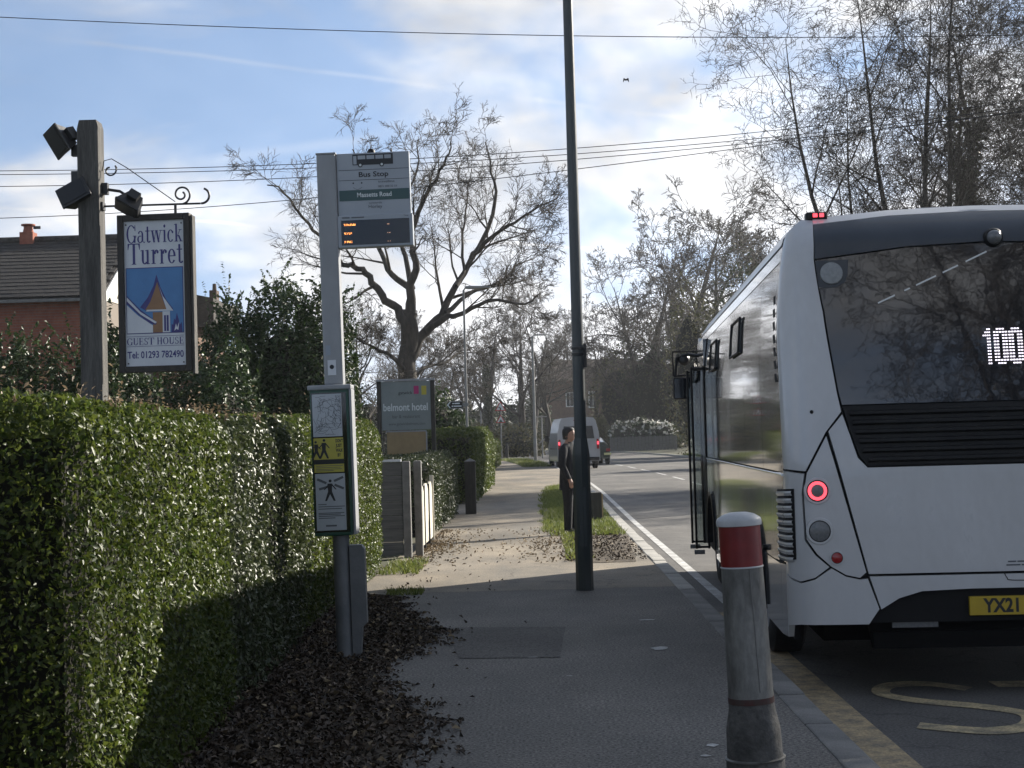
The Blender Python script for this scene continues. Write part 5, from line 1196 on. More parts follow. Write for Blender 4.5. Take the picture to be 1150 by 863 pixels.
# shelf line under the window, bumper underside, number plate recess
low = [(.555, .540), (.665, .606), (.80, .645), (BW/2, .655), (BW-.80, .645), (BW-.665, .606), (BW-.555, .540), (BW-.48, .445), (BW-.50, .30), (.50, .30), (.48, .445)]
m_dkb = mat('matt_black_plastic', (.008, .008, .008), rough=.9, spec=.1)
lo = panel('lower_bumper', low, rear_map, m_dkb, bus, off=-.10, thick=.02)
MB().box(.50, BW-.50, .03, .12, .30, .40).build('bumper_lip', m_dkb, bus)
MB().box(.62, .90, .05, .10, .425, .465).build('fog_lamp', m_greyl, bus); MB().box(BW-.90, BW-.62, .05, .10, .425, .465).build('fog_lamp', m_greyl, bus)
MB().box(.25, BW-.25, .45, 2.0, .30, .44).build('underside', m_dkb, bus)
np_ = MB().box(1.085, 1.605, .0, .10, .497, .612, bev=.003).build('number_plate', m_plate, bus)
text('lettering', 'YX21', 1.165, .517, -.0015, m_ink, np_, width=.215, cap=.080, bold=.035)
# handle recess and small print on the engine cover
V, Fq = ribbon([(1.30, .757), (1.315, .725), (1.35, .708), (1.60, .706)], (.003, .003), 0); MB().add([(p[0], -.0012, p[1]) for p in V], Fq).build('catch_line', m_seam, gt)
for k, (x0, x1, z) in enumerate(((1.325, 1.375, .818), (1.382, 1.44, .818), (1.315, 1.40, .797), (1.407, 1.47, .797))):
    MB().box(x0, x1, -.0016, -.0004, z, z+.009).build('small_print', m_greyink, gt)
# lamps
def round_lamp(s, z, r_, m, name, ring=None, par=bus):
    c = rear_map(Us(s), z, 0); n = (rear_map(Us(s), z, .1)-c).normalized()
    Q = n.to_track_quat('-Y', 'Z').to_matrix().to_4x4(); Q.translation = c
    def put(prof, nm, mm, pr):
        mb = MB(); mb.lathe(prof, 28, (0, 0), 'y'); mb.v = [tuple(Q @ Vector(v)) for v in mb.v]; return mb.build(nm, mm, pr)
    bz = put([(r_*1.36, .001), (r_*1.30, -.008), (r_*1.06, -.008), (r_*1.04, .002)], name+'_surround', m_bodyp, par)
    o = put([(r_*1.05, -.001), (r_*1.03, -.006), (r_*.6, -.0095), (.0001, -.0105)], name, m, par)
    put([(r_*1.10, -.002), (r_*1.09, -.0085), (r_*1.0, -.0085), (r_*1.0, -.002)], 'gasket', m_seam, o)
    if ring:
        mb = MB()
        put([(r_*.95, -.0075), (r_*.93, -.0135), (r_*.66, -.0140), (r_*.64, -.0085)], 'lit_ring', ring, o)
for sg in (0, 1):
    X_ = (lambda s: BW-s) if sg else (lambda s: s)
    def lampR(s, z, r_, m, name, ring=None):
        if sg:
            u = Us(s); c = rear_map(BW-u, z, 0); mb = MB().lathe([(r_*1.05, c.y-.002), (r_, c.y-.012), (.0001, c.y-.014)], 24, (c.x, c.z), 'y'); mb.build(name, m, bus)
        else: round_lamp(s, z, r_, m, name, ring)
    lampR(.182, 1.285, .062, m_greyl, 'tail_lamp', m_redlit); lampR(.188, 1.035, .062, m_greyl, 'indicator_lamp'); lampR(.288, .868, .033, m_redl, 'reflector')
hd = MB().lathe([(.0001, 0), (.012, 0)], 10, (0, 0), 'y'); c = rear_map(.170, 1.775, .002); hd.v = [(v[0]+c.x, c.y-.001, v[2]+c.z) for v in hd.v]; hd.build('screw_hole', m_seam, bus)
# high lamp on its corner plate
c = rear_map(.322, 2.648, .003)
panel('lamp_plate', [(.240, 2.56), (.35, 2.56), (.405, 2.59), (.42, 2.65), (.42, 2.735), (.205, 2.735)], rear_map, m_dome, bus, off=.002, thick=.004)
c = rear_map(.315, 2.650, .004); Qm = Matrix.Rotation(rad(-8), 4, 'X')
mb = MB().lathe([(.072, .004), (.070, -.010), (.055, -.014), (.0001, -.016)], 26, (0, 0), 'y'); mb.v = [tuple(c + Qm @ Vector(v)) for v in mb.v]; mb.build('high_level_lamp', mat('frosted_lens', (.30, .31, .31), (.24, .25, .25), 40, rough=.4), bus)
c = rear_map(1.365, 2.845, .0)
mb = MB().lathe([(.062, .01), (.060, -.02), (.052, -.035), (.047, -.036)], 24, (0, 0), 'y'); mb.v = [tuple(c + Vector(v)) for v in mb.v]; cm = mb.build('rear_camera', m_black, bus)
mb = MB().lathe([(.046, -.034), (.042, -.055), (.028, -.074), (.0001, -.082)], 24, (0, 0), 'y'); mb.v = [tuple(c + Vector(v)) for v in mb.v]; mb.build('camera_ball', m_greyl, cm)
c = rear_map(.20, 3.055, 0); mk = MB().box(c.x-.075, c.x+.065, c.y-.05, c.y+.05, c.z-.035, c.z+.022, bev=.012).build('marker_lamp', m_black, bus)
for dx in (-.03, .012): MB().box(c.x+dx, c.x+dx+.028, c.y-.056, c.y-.0505, c.z-.012, c.z+.012).build('marker_lens', m_redlit, mk)
# reflection painted on the glass as a broken white line; route number
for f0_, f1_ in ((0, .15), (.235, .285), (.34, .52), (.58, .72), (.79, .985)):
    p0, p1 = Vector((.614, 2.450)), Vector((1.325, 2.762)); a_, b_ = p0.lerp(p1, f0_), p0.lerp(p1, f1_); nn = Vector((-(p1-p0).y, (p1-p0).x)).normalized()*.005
    MB().add([rear_map(q.x, q.y, .0015) for q in (a_-nn, b_-nn, b_+nn, a_+nn)], [(0, 1, 2, 3)]).build('painted_reflection', m_winfr, rw)
disp = MB(); rows = {'1': ['00110', '01110', '11110', '00110', '00110', '00110', '00110', '00110', '00110', '00110', '00110', '00110'], '0': ['01110', '11111', '11011', '11011', '11011', '11011', '11011', '11011', '11011', '11011', '11111', '01110']}
ox = 1.250
for ch, wd in (('1', .062), ('0', .088), ('0', .088)):
    R_ = rows[ch]
    for j, ln in enumerate(R_):
        for i, q in enumerate(ln):
            if q == '1':
                u0 = ox + wd*(i/5); z0 = 2.272 - .0196*(j+1); pts = [(u0+.0015, z0+.005), (u0+wd/5*.86, z0+.005), (u0+wd/5*.86, z0+.0135), (u0+.0015, z0+.0135)]
                disp.add([rear_map(a_, b_, .002) for a_, b_ in pts], [(0, 1, 2, 3)])
    ox += wd+.004
disp.build('route_number', m_ledw, rw)
# sides
T0 = CRN - (CRN-ARC) + uL*0 + .0
t_s = CRN + (CRN-ARC-uL)+.004                        # where the side takes over from the rear corner
def ts(z): return CRN + (CRN-ARC-uL) + .006 + .97*rake(z)
def arch(tc, r_, n=12): return [(tc + r_*math.cos(rad(180-180*i/n)), .42+ (r_-.02)*math.sin(rad(180-180*i/n))) for i in range(n+1)]
RA, FA, AR = 2.15, 7.55, .60
for mp_, sg in ((side_map, 0), (rside_map, 1)):
    panel('side_inner', [(t_s, .34), (BL-.05, .34), (BL-.05, 2.9), (ts(2.9)+.02, 2.9), (ts(2.2)+.02, 2.2), (t_s+.02, 1.45)], mp_, m_seam, bus, grid=.6, off=-.04)
    # lower flank: rear bay, between the axles, front
    vent_hole = t_s+.50
    panel('flank_panel', [(t_s, .83), (t_s+.72, .80), (t_s+.72, 1.385), (t_s, 1.40)], mp_, m_bodys, bus, grid=.12)
    panel('flank_panel', [(t_s+.726, .80), (RA-AR-.006, .80), (RA-AR-.006, 1.38), (t_s+.726, 1.385)], mp_, m_bodys, bus, grid=.12)
    panel('skirt_panel', [(t_s, .36), (t_s+.30, .34), (t_s+.30, .80), (t_s, .815)], mp_, m_bodys, bus, grid=.12); panel('skirt_panel', [(t_s+.308, .34), (RA-AR-.006, .34), (RA-AR-.006, .79), (t_s+.308, .795)], mp_, m_bodys, bus, grid=.12)
    panel('arch_panel', [(RA-AR, .42)] + arch(RA, AR)[1:-1] + [(RA+AR, .42), (RA+AR+.03, .42), (RA+AR+.03, 1.38), (RA-AR, 1.38)], mp_, m_bodys, bus, grid=.12)
    xs = [RA+AR+.036, 3.75, 4.75, 5.75, FA-AR-.006]
    for a_, b_ in zip(xs, xs[1:]):
        panel('flank_panel', [(a_, .80), (b_-.006, .80), (b_-.006, 1.38), (a_, 1.38)], mp_, m_bodys, bus, grid=.2); panel('skirt_panel', [(a_, .33), (b_-.006, .33), (b_-.006, .794), (a_, .794)], mp_, m_bodys, bus, grid=.2)
    panel('arch_panel', [(FA-AR, .42)] + arch(FA, AR)[1:-1] + [(FA+AR, .42), (FA+AR+.03, .42), (FA+AR+.03, 1.38), (FA-AR, 1.38)], mp_, m_bodys, bus, grid=.12)
    for c_ in (RA, FA):
        A_ = arch(c_, AR+.03, 16); B_ = arch(c_, AR-.02, 16)
        mb = MB(); V = [mp_(p[0], p[1], .022) for p in A_] + [mp_(p[0], p[1], .022) for p in B_] + [mp_(p[0], p[1], -.05) for p in B_]; k = len(A_)
        mb.add(V, [(i, i+1, k+i+1, k+i) for i in range(k-1)] + [(k+i, k+i+1, 2*k+i+1, 2*k+i) for i in range(k-1)]); mb.build('wheel_arch_trim', m_black, bus)
    # windows, one dark band of bonded panes
    edges = [t_s+.012, 1.55, 3.0, 4.45, 5.9, 7.35, (8.05 if sg == 0 else 8.7)]
    for i, (a_, b_) in enumerate(zip(edges, edges[1:])):
        w_ = panel('window_pane', [(a_, 1.40), (b_-.010, 1.40), (b_-.010, 2.76), (a_ if i else ts(2.76)+.01, 2.76)] + ([] if i else [(ts(2.1)+.01, 2.1), (ts(1.5)+.01, 1.5)]), mp_, m_sidegl, bus, grid=.25, off=-.004)
        if i in (2, 4):
            z0, z1 = 2.33, 2.62; q = [(a_+.25, z0), (b_-.3, z0), (b_-.3, z1), (a_+.25, z1)]
            panel('hopper_window', q, mp_, m_screen, w_, grid=.3, off=.008, thick=.01)
            for e0, e1 in zip(q, q[1:]+q[:1]): MB().tube([mp_(e0[0], e0[1], .012), mp_(e1[0], e1[1], .012)], .010, 6).build('hopper_frame', m_black, w_)
    panel('cantrail', [(ts(2.765), 2.765), (BL-.35, 2.765), (BL-.35, 2.87), (ts(2.87), 2.87)], mp_, m_bodys, bus, grid=.25)
    V = [mp_(t_s, 1.383, .006), mp_(BL-1.6, 1.383, .006)]; MB().tube(V, .009, 6).build('waist_trim', m_chrome, bus)
    # engine-bay louvres low down, dark slots high up
    um = (lambda u: u) if sg == 0 else (lambda u: BW-u)
    ua, ub = -.52, Us(.045)
    P_ = [(um(ua), .80), (um(ub), .86), (um(ub), 1.30), (um(ua), 1.28)]
    lv = panel('louvre_back', P_ if sg == 0 else P_[::-1], rear_map, m_seam, bus, grid=.06, off=.003, thick=.003)
    for k in range(10):
        z = .835+.046*k; V = []; n_ = 10
        for q in range(n_+1):
            f_ = q/n_; u = um(ua+.015+(ub-ua-.03)*f_); zz_ = z+.02*f_-.012
            V += [rear_map(u, zz_, .004), rear_map(u, zz_+.017, .015), rear_map(u, zz_+.027, .013), rear_map(u, zz_+.029, .004)]
        MB().add(V, [(4*i+j, 4*i+4+j, 4*i+5+j, 4*i+1+j) for i in range(n_) for j in range(3)]).build('louvre', m_bodyp, lv)
    for k in range(7):
        z = 1.98+.085*k; MB().add([mp_(ts(z)+.03, z, .003), mp_(ts(z)+.17, z, .003), mp_(ts(z)+.17, z+.055, .008), mp_(ts(z)+.03, z+.055, .008)], [(0, 1, 2, 3)]).build('upper_vent_slot', m_seam, bus)
    for (tt, zz_) in ((RA-AR-.12, .84),): MB().tube([mp_(tt, zz_, 0), mp_(tt, zz_, .03)], .022, 10).build('side_marker', m_black, bus)
    for c_ in (RA, FA):
        cx_ = .16 if sg == 0 else BW-.16
        wl = MB().lathe([(.30, -.13), (.43, -.13), (.475, -.10), (.48, 0), (.475, .10), (.43, .125), (.30, .125)], 36, (c_, .48), 'x'); wl.v = [(v[0]+cx_+.02*(1 if sg == 0 else -1), v[1], v[2]) for v in wl.v]
        wo = wl.build('wheel', m_tyre, bus); rmb = MB().lathe([(.31, 0), (.29, .04), (.14, .07), (.12, .0), (.0001, .0)], 30, (c_, .48), 'x'); rmb.v = [(cx_-.105+v[0] if sg == 0 else cx_+.105-v[0], v[1], v[2]) for v in rmb.v]; rmb.build('rim', m_rim, wo)
# roof
sec = lambda z_: [(.064, 2.872), (.078, 2.92), (.115, 2.975), (.20, 3.012), (.45, 3.045), (.9, 3.075), (BW/2, 3.085)]
S1 = sec(0); S2 = S1 + [(BW-x, z) for x, z in S1[-2::-1]]; mb = MB(); V = []; tt = [.45, .58, .75, .95, 1.2, 3, 5, 7, 8.6, 9.1, 9.45, 9.6, 9.68]; dz = [-.022, -.004, 0, 0, 0, 0, 0, 0, 0, -.01, -.04, -.09, -.16]
for a_, d_ in zip(tt, dz):
    for x, z in S2: f = (z-2.872)/.213; V.append((x, a_ if a_ > .5 else max(a_, .12), z + d_*f))
k = len(S2)
# the rear of the roof starts where the dome ends
mb.add(V, [(i*k+j, i*k+j+1, (i+1)*k+j+1, (i+1)*k+j) for i in range(len(tt)-1) for j in range(k-1)], True)
mb.build('roof', mat('bus_roof_white', (.56, .57, .58), (.47, .48, .48), 1.0, 8, rough=.38, coat=.3), bus)
for (x0, x1) in ((.95, 1.20), (1.28, 1.55)): MB().box(x0, x1, .56, .85, 3.03, 3.105, bev=.02).build('roof_vent', m_dome, bus)
# front, mirrors and open doors
MB().prism([(BL-.35, .33), (BL-.05, .33), (BL, .6), (BL-.01, 1.2), (BL-.10, 2.3), (BL-.22, 2.84), (BL-.35, 2.84)], .02, .06, 'x').build('front_side', m_bodys, bus)
MB().prism([(BL-.35, .33), (BL-.05, .33), (BL, .6), (BL-.01, 1.2), (BL-.10, 2.3), (BL-.22, 2.84), (BL-.35, 2.84)], BW-.06, BW-.02, 'x').build('front_side', m_bodys, bus)
MB().prism([(BL-.06, .33), (BL, .6), (BL-.01, 1.15), (BL-.06, 1.15)], .06, BW-.06, 'x').build('front_panel', m_bodys, bus)
MB().prism([(BL-.03, 1.16), (BL-.10, 2.3), (BL-.22, 2.83), (BL-.26, 2.83), (BL-.14, 2.3), (BL-.07, 1.16)], .06, BW-.06, 'x').build('windscreen', m_blackgl, bus)
MB().box(-.0, .055, FA+AR+.05, BL-.36, 2.45, 2.76).build('door_header', m_sidegl, bus)
m_doorgl = bpy.data.materials.new('clear_door_glass'); m_doorgl.use_nodes = True
_n = m_doorgl.node_tree; _n.nodes.remove(_n.nodes['Principled BSDF']); _mx = _n.nodes.new('ShaderNodeMixShader'); _mx.inputs[0].default_value = .07
_a = _n.nodes.new('ShaderNodeBsdfTransparent'); _a.inputs[0].default_value = (.75, .78, .78, 1); _b = _n.nodes.new('ShaderNodeBsdfGlossy'); _b.inputs['Roughness'].default_value = .02
_n.links.new(_a.outputs[0], _mx.inputs[1]); _n.links.new(_b.outputs[0], _mx.inputs[2]); _n.links.new(_mx.outputs[0], _n.nodes['Material Output'].inputs[0])
for k, tk in enumerate((FA+AR+.12, BL-.50)):
    dr = MB().box(-.13, .0, tk+.004, tk+.012, .38, 2.40).build('door_leaf', m_doorgl, bus)
    for x in (-.14, .005): MB().tube([(x, tk+.008, .34), (x, tk+.008, 2.44)], .014, 8).build('door_stile', m_black, dr)
    for z in (.36, 2.42): MB().tube([(-.14, tk+.008, z), (.005, tk+.008, z)], .014, 8).build('door_rail', m_black, dr)
    MB().box(-.17, -.05, tk-.05, tk+.05, .28, .325).build('door_shoe', m_greyl, dr)
my = BL-.05
mi = MB().tube([(.05, my-.2, 2.62), (-.10, my-.05, 2.66), (-.24, my, 2.62), (-.27, my, 2.30)], .022, 8); mi.tube([(.0, my-.15, 2.40), (-.02, my-.02, 2.56), (-.05, my, 2.2)], .02, 8); mi.build('mirror_arm', m_black, bus)
for x0, x1, z0, z1 in ((-.30, -.055, 2.10, 2.38), (-.045, .10, 2.10, 2.37)):
    h_ = MB().box(x0, x1, my-.06, my+.06, z0, z1, bev=.03).build('mirror_housing', m_black, bus); MB().box(x0+.02, x1-.02, my-.066, my-.0605, z0+.02, z1-.02).build('mirror_glass', m_screen, h_)
V = [(-.29, my, 2.40), (-.29, my, 2.70), (.0, my, 2.70), (.0, my, 2.40)]
MB().tube(V+[V[0]], .013, 6).build('mirror_frame', m_black, bus); mb = MB().lathe([(.0001, -.05), (.05, -.04), (.075, 0), (.05, .04), (.0001, .05)], 14, (-.15, 2.60), 'y'); mb.v = [(v[0], v[1]+my, v[2]) for v in mb.v]; mb.build('mirror_convex', m_lampblk, bus)
MB().box(.2, BW-.2, 1.0, BL-.3, .36, .50).build('floor_pan', m_black, bus)

# ------------------------------------------------------------------ van and car
VY = 73.5; c = at(651, 523, VY)
van = thing('white_van', 'silver white panel van with lit tail lamps ahead on the left lane', 'van', (c.x-.02, VY, gz(VY)-.10), rad(5))
vw, vh, vl = 1.02, 2.48, 5.6
prof = [(-vw, .38), (-vw, 1.30), (-vw*.97, 1.75), (-vw*.84, 2.30), (-vw*.74, 2.44), (-vw*.4, vh), (vw*.4, vh), (vw*.74, 2.44), (vw*.84, 2.30), (vw*.97, 1.75), (vw, 1.30), (vw, .38)]
mb = MB(); k = len(prof); stn = [(0, 1.0, 0), (.06, 1.0, 0), (3.8, 1.0, 0), (4.5, .97, -.35), (5.1, .95, -1.15), (5.6, .9, -1.5)]; V = []
for y, sx_, dz_ in stn:
    for x, z in prof: V.append((x*sx_, y + .10*max(0, z-1.2)/1.2*(1 if y < .1 else 0), z if z < 1.0 else max(.95, z+dz_*(z-1)/(1.48))))
mb.add(V, [(i*k+j, i*k+(j+1) % k, (i+1)*k+(j+1) % k, (i+1)*k+j) for i in range(len(stn)-1) for j in range(k)]); mb.add(V[:k], [tuple(range(k))]); mb.add(V[-k:], [tuple(range(k))]); mb.build('body', m_vanp, van)
yb = lambda z: -.012 + .10*max(0, z-1.2)/1.2
def vq(name, x0, x1, z0, z1, m, par, off=0, x0t=None, x1t=None):
    x0t = x0 if x0t is None else x0t; x1t = x1 if x1t is None else x1t
    return MB().add([(x0, yb(z0)-off, z0), (x1, yb(z0)-off, z0), (x1t, yb(z1)-off, z1), (x0t, yb(z1)-off, z1), (x0, yb(z0)+.03, z0), (x1, yb(z0)+.03, z0), (x1t, yb(z1)+.03, z1), (x0t, yb(z1)+.03, z1)], [(0, 1, 2, 3), (0, 4, 5, 1), (1, 5, 6, 2), (2, 6, 7, 3), (3, 7, 4, 0)]).build(name, m, par)
for s in (-1, 1):
    dr = vq('rear_door', s*.012, s*.86, .55, 2.18, m_vanp, van, .01, None, s*.74); vq('rear_window', s*.07, s*.76, 1.45, 2.05, m_glass, dr, .022, None, s*.69)
    lm = vq('tail_lamp', s*.87, s*.99, .95, 1.42, m_redl, van, .012, None, s*.96); vq('lit_bulb', s*.89, s*.97, 1.16, 1.30, m_redlit, lm, .02)
    for y in (1.0, 4.5):
        wl = MB().lathe([(.2, -.1), (.34, -.1), (.36, -.06), (.36, .09), (.34, .11), (.2, .11)], 24, (y, .36), 'x'); wl.v = [(v[0]+s*.88, v[1], v[2]) for v in wl.v]; wo = wl.build('wheel', m_tyre, van)
        rm_ = MB().lathe([(.21, .0), (.1, .03), (.0001, .03)], 20, (y, .36), 'x'); rm_.v = [(s*(.98+v[0]), v[1], v[2]) for v in rm_.v]; rm_.build('rim', m_rim, wo)
    MB().box(s*1.01-.01, s*1.01+.01, .4, 3.7, .95, 1.02).build('rub_strip', m_black, van); MB().box(min(s*1.02, s*1.22), max(s*1.02, s*1.22), 4.2, 4.3, 1.35, 1.65, bev=.02).build('wing_mirror', m_black, van)
    MB().add([(s*1.003, 3.55, 1.42), (s*1.003, 4.3, 1.42), (s*.90, 4.05, 2.1), (s*.90, 3.55, 2.1)], [(0, 1, 2, 3)]).build('cab_window', m_glass, van)
MB().box(-.98, .98, -.08, .04, .40, .56, bev=.02).build('rear_bumper', m_black, van); MB().box(-.26, .26, -.03, -.022, .62, .73).build('number_plate', m_plate, van)
MB().box(-.2, .2, .07, .09, 2.30, 2.36).build('brake_lamp', m_redl, van)
CYy = 82; c = at(687, 517, CYy)
car = thing('dark_car', 'dark car half hidden just right of the van', 'car', (c.x-.90, CYy, gz(CYy)-.10), rad(6))
prof = [(-.88, .30), (-.90, .62), (-.86, .92), (-.62, 1.38), (-.5, 1.43), (.5, 1.43), (.62, 1.38), (.86, .92), (.90, .62), (.88, .30)]; k = len(prof); mb = MB(); V = []
for y, up_, sx_ in ((0, .55, .93), (.15, .60, .98), (.9, 1.0, 1), (2.6, 1.0, 1), (3.3, .30, 1), (4.0, .15, .96), (4.25, .05, .9)):
    for x, z in prof: V.append((x*sx_, y, z if z < .93 else .92+(z-.92)*up_))
mb.add(V, [(i*k+j, i*k+(j+1) % k, (i+1)*k+(j+1) % k, (i+1)*k+j) for i in range(6) for j in range(k)], True); mb.add(V[:k], [tuple(range(k))]); mb.add(V[-k:], [tuple(range(k))]); mb.build('body', m_carp, car)
MB().add([(-.68, -.012, .98), (.68, -.012, .98), (.52, .10, 1.17), (-.52, .10, 1.17)], [(0, 1, 2, 3)]).build('rear_window', m_glass, car)
for s in (-1, 1):
    MB().box(min(s*.62, s*.84), max(s*.62, s*.84), -.03, .03, .70, .84, bev=.01).build('tail_lamp', m_redl, car)
    MB().box(min(s*.5, s*.88), max(s*.5, s*.88), -.025, .02, .50, .62).build('reflective_panel', mat('pale_yellow_paint', (.62, .60, .30), rough=.25, coat=1), car)
    MB().box(min(s*.92, s*1.08), max(s*.92, s*1.08), 2.5, 2.6, .92, 1.06, bev=.02).build('wing_mirror', m_signw, car)
    for y in (.85, 3.4):
        wl = MB().lathe([(.18, -.09), (.29, -.09), (.31, -.05), (.31, .08), (.29, .1), (.18, .1)], 22, (y, .31), 'x'); wl.v = [(v[0]+s*.80, v[1], v[2]) for v in wl.v]; wl.build('wheel', m_tyre, car)
MB().box(-.26, .26, -.02, .0, .64, .74).build('number_plate', m_plate, car)

# ------------------------------------------------------------------ person
def skin_mesh(name, J, E_, Rr, sub=2):
    me = bpy.data.meshes.new(name); me.from_pydata(J, E_, []); o = bpy.data.objects.new('tmp', me); COL.objects.link(o)
    o.modifiers.new('s', 'SKIN'); ly = me.skin_vertices[0].data
    for i, r_ in enumerate(Rr): ly[i].radius = r_ if hasattr(r_, '__len__') else (r_, r_)
    ly[0].use_root = True
    sb_ = o.modifiers.new('u', 'SUBSURF'); sb_.levels = sub; sb_.render_levels = sub
    bpy.context.view_layer.update(); dg = bpy.context.evaluated_depsgraph_get()
    out = bpy.data.meshes.new_from_object(o.evaluated_get(dg)); bpy.data.objects.remove(o); bpy.data.meshes.remove(me)
    out.polygons.foreach_set('use_smooth', [True]*len(out.polygons)); return out
def person():
    J = [(0, 0, .93), (0, 0, 1.10), (0, .01, 1.28), (0, .01, 1.42), (0, -.0, 1.50), (0, -.015, 1.56), (0, -.02, 1.64),     # pelvis..head 0-6
         (.10, 0, .88), (.11, -.01, .50), (.11, .015, .09), (.12, -.13, .035),                                             # right leg 7-10
         (-.09, 0, .88), (-.10, -.02, .50), (-.10, .01, .09), (-.105, -.135, .035),                                        # left leg 11-14
         (.19, .01, 1.38), (.235, .02, 1.12), (.215, -.08, .90), (.205, -.11, .82),                                        # right arm 15-18
         (-.19, .01, 1.38), (-.235, .02, 1.12), (-.205, -.09, .90), (-.195, -.12, .82)]
    E_ = [(0, 1), (1, 2), (2, 3), (3, 4), (4, 5), (5, 6), (0, 7), (7, 8), (8, 9), (9, 10), (0, 11), (11, 12), (12, 13), (13, 14), (3, 15), (15, 16), (16, 17), (17, 18), (3, 19), (19, 20), (20, 21), (21, 22)]
    Rr = [(.155, .11), (.145, .10), (.165, .115), (.13, .09), .052, .075, .088, .095, .062, .042, .035, .095, .062, .042, .035, .062, .047, .035, .028, .062, .047, .035, .028]
    me = skin_mesh('person', J, E_, Rr, 2)
    for m_ in (m_coat, m_trous, m_skin): me.materials.append(m_)
    for p_ in me.polygons:
        z, x = p_.center.z, abs(p_.center.x)
        p_.material_index = 2 if z > 1.475 or (x > .15 and z < .90) else (1 if z < .90 else 0)
    o = bpy.data.objects.new('person', me); COL.objects.link(o); o.location = (.47, 25.15, 0); o.rotation_euler = (0, 0, rad(65)); tag(o, 'person in black coat and trousers waiting behind the green lamp column', 'person')
    # coat: its own layer down to mid thigh, with sleeves
    mb = MB(); V = []; n = 20
    for z, rx, ry, oy in ((.72, .215, .165, 0), (.90, .205, .155, 0), (1.10, .190, .14, 0), (1.28, .205, .145, .01), (1.40, .185, .115, .01), (1.465, .09, .08, .0), (1.50, .065, .065, -.005)):
        for i in range(n): a_ = 6.2832*i/n; V.append((rx*math.cos(a_)*(1+.03*math.sin(5*a_+z*9)), oy+ry*math.sin(a_)*(1+.03*math.sin(4*a_)), z))
    mb.add(V, [(i*n+j, i*n+(j+1) % n, (i+1)*n+(j+1) % n, (i+1)*n+j) for i in range(6) for j in range(n)], True)
    for s in (-1, 1): mb.tube([(s*.16, .01, 1.41), (s*.205, .01, 1.36), (s*.240, .02, 1.12), (s*.215, -.075, .90)], [.06, .078, .064, .052], 12)
    mb.build('coat', m_coat, o)
    mb = MB()
    for s, q in ((.105, 0), (-.095, 0)): mb.tube([(s, 0, .86), (s, -.005, .5), (s, .012, .06)], [.105, .078, .062], 12)
    mb.build('trousers', m_trous, o)
    for s in (.115, -.10): MB().box(s-.045, s+.045, -.20, .06, 0.0, .085, bev=.03).build('shoe', m_shoe, o)
    # head: jaw, nose, ears, hair
    hm = MB(); Vh = []; n = 16
    for z, rx, ryf, ryb in ((1.505, .03, .05, .03), (1.53, .052, .085, .05), (1.57, .066, .098, .075), (1.61, .073, .102, .092), (1.65, .074, .10, .098), (1.69, .066, .085, .09), (1.72, .04, .05, .055), (1.732, .005, .006, .006)):
        for i in range(n):
            a_ = 6.2832*i/n; sy = math.sin(a_); Vh.append((rx*math.cos(a_), -.012 + (ryf if sy < 0 else ryb)*sy, z))
    hm.add(Vh, [(i*n+j, i*n+(j+1) % n, (i+1)*n+(j+1) % n, (i+1)*n+j) for i in range(7) for j in range(n)], True)
    hm.add([(-.012, -.105, 1.585), (.012, -.105, 1.585), (0, -.138, 1.592), (0, -.108, 1.640)], [(0, 2, 3), (2, 1, 3), (0, 1, 2)])
    for s in (-1, 1): hm.box(s*.076-.008, s*.076+.008, -.015, .022, 1.575, 1.635, bev=.006)
    hd_ = hm.build('head', m_skin, o)
    for s in (-1, 1): MB().lathe([(.0001, -.108), (.011, -.106), (.012, -.10)], 8, (s*.030, 1.617), 'y').build('eye', m_hair, hd_)
    MB().box(-.024, .024, -.105, -.098, 1.548, 1.556, bev=.002).build('mouth', mat('lips', (.26, .11, .10), rough=.5), hd_)
    hr = MB(); Vh = []
    for z, r_, f_ in ((1.54, .078, .15), (1.58, .086, .25), (1.62, .090, .30), (1.66, .092, .60), (1.70, .086, 1.0), (1.735, .062, 1.0), (1.752, .008, 1)):
        for i in range(n):
            a_ = 6.2832*i/n; sy = math.sin(a_); fr_ = max(-1, sy); y = (-.012 + r_*1.18*sy) if sy > 0 else (-.012 + r_*1.22*sy*f_); Vh.append((r_*math.cos(a_)*(1 if sy > -.3 else 1), y+.008, z))
    hr.add(Vh, [(i*n+j, i*n+(j+1) % n, (i+1)*n+(j+1) % n, (i+1)*n+j) for i in range(6) for j in range(n)], True); hr.build('hair', m_hair, o)
    # hands: palm with five curled fingers
    for s in (-1, 1):
        h = MB(); c_ = Vector((s*.208, -.105, .845)); h.tube([c_+Vector((0, .02, .05)), c_+Vector((0, 0, .02)), c_+Vector((0, -.012, -.03))], [.024, .034, .030], 10)
        for i, (dy, ln) in enumerate(((-.030, .062), (-.012, .072), (.006, .068), (.022, .054))): p0 = c_+Vector((0, dy-.005, -.03)); h.tube([p0, p0+Vector((-s*.006, -.002, -ln*.5)), p0+Vector((-s*.022, .004, -ln*.9))], [.0095, .0088, .0065], 6)
        p0 = c_+Vector((0, -.030, .012)); h.tube([p0, p0+Vector((-s*.012, -.022, -.022)), p0+Vector((-s*.020, -.026, -.048))], [.011, .010, .007], 6); h.build('hand', m_skin, o)
person()

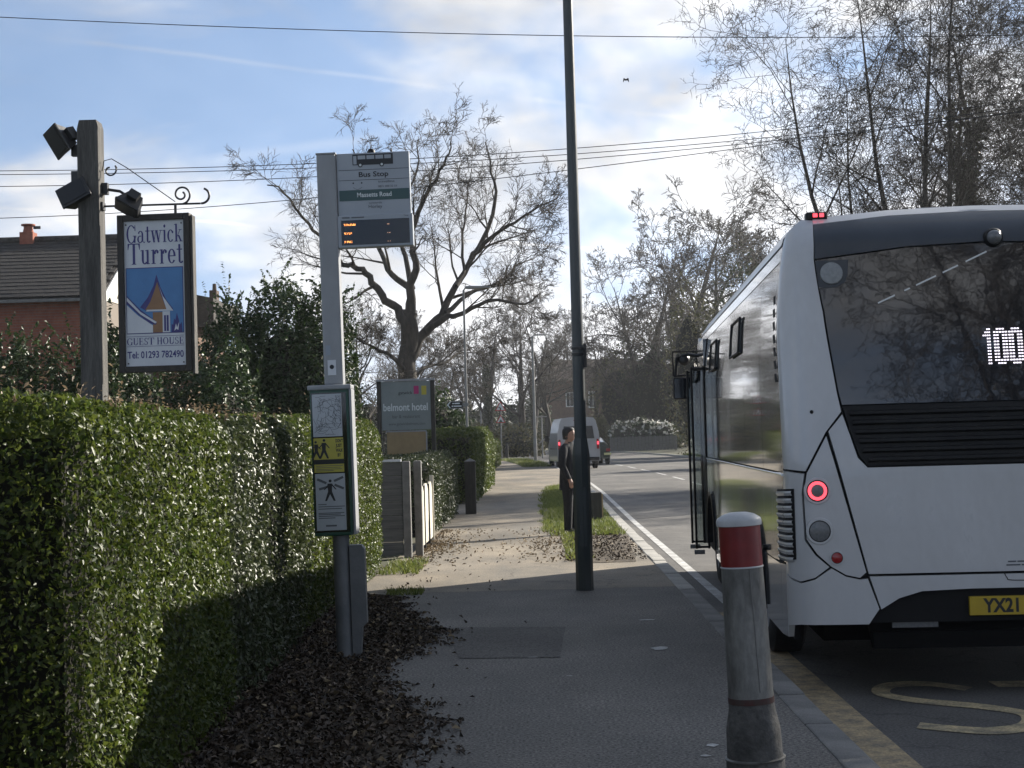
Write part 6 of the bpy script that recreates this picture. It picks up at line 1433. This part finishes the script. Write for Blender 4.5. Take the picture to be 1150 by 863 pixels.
# ------------------------------------------------------------------ overhead lines, poles, bird
def utility_pole(px, Y, top, label):
    p = gp(px, Y); t = thing('utility_pole', label, 'utility pole', p, 0, 'wooden poles carrying the overhead wires'); h = at(px, top, Y).z-p[2]
    MB().lathe([(.13, 0), (.09, h), (.0001, h+.02)], 12).build('pole', m_bark, t); MB().box(-.6, .6, -.06, .06, h-.35, h-.23).build('cross_arm', m_wood, t)
    return t
utility_pole(-330, 44, 150, 'wooden pole off to the left carrying the overhead wires')
utility_pole(1290, 44, 70, 'wooden pole off to the right carrying the overhead wires')
def wire(px, Ya, Yb, label, r_=.011):
    xs_ = np.linspace(px[0][0], px[-1][0], 40); co = np.polyfit([p[0] for p in px], [p[1] for p in px], min(3, len(px)-1)); pts = []
    for i, x in enumerate(xs_): pts.append(at(x, float(np.polyval(co, x)), Ya+(Yb-Ya)*i/39))
    tag(MB().tube(pts, r_, 5).build('overhead_wire', m_wire), label, 'wire', 'overhead wires')
wire([(-330, 190), (0, 189), (360, 187), (550, 174), (815, 150), (1290, 92)], 44, 44, 'upper wire of the bundle behind the bus stop flag')
wire([(-330, 196), (0, 193), (360, 191), (550, 182), (815, 156), (1290, 99)], 44.2, 44.2, 'second wire of the bundle, just under the upper one')
wire([(-330, 208), (0, 205), (330, 204), (550, 189), (806, 161), (1290, 106)], 44, 44, 'third wire of the bundle behind the bus stop flag')
wire([(-330, 243), (0, 241), (330, 229), (592, 198), (806, 167), (1290, 110)], 43.8, 43.8, 'lowest wire, crossing behind the top of the guest house board')
wire([(-330, 2), (0, 18), (400, 37), (815, 41), (1290, 36)], 30, 34, 'single wire high across the sky', .009)
b = at(703, 90, 60); t = thing('bird', 'small dark bird flying right of the lamp column', 'bird', b)
MB().lathe([(.0001, -.12), (.03, -.06), (.04, .0), (.025, .07), (.0001, .12)], 10, (0, 0), 'y').build('body', m_bird, t)
for s in (-1, 1): MB().add([(0, -.04, .02), (s*.10, -.05, .06), (s*.12, .02, -.10), (s*.05, .06, .0), (0, .05, .02), (s*.06, 0, .07)], [(0, 1, 5), (1, 2, 3, 5), (5, 3, 4), (0, 5, 4)]).build('wing', m_bird, t)

# ------------------------------------------------------------------ thin winter haze
hzb = MB().box(-95, 95, -30, 262, -1.5, 27).build('haze', None)
hm_ = bpy.data.materials.new('thin_haze'); hm_.use_nodes = True; hn = hm_.node_tree; hn.nodes.remove(hn.nodes['Principled BSDF'])
hv = hn.nodes.new('ShaderNodeVolumePrincipled'); hv.inputs['Color'].default_value = (.92, .95, 1, 1); hv.inputs['Density'].default_value = .00035; hv.inputs['Anisotropy'].default_value = .4
hn.links.new(hv.outputs[0], hn.nodes['Material Output'].inputs['Volume']); hzb.data.materials.append(hm_); stuff(hzb)
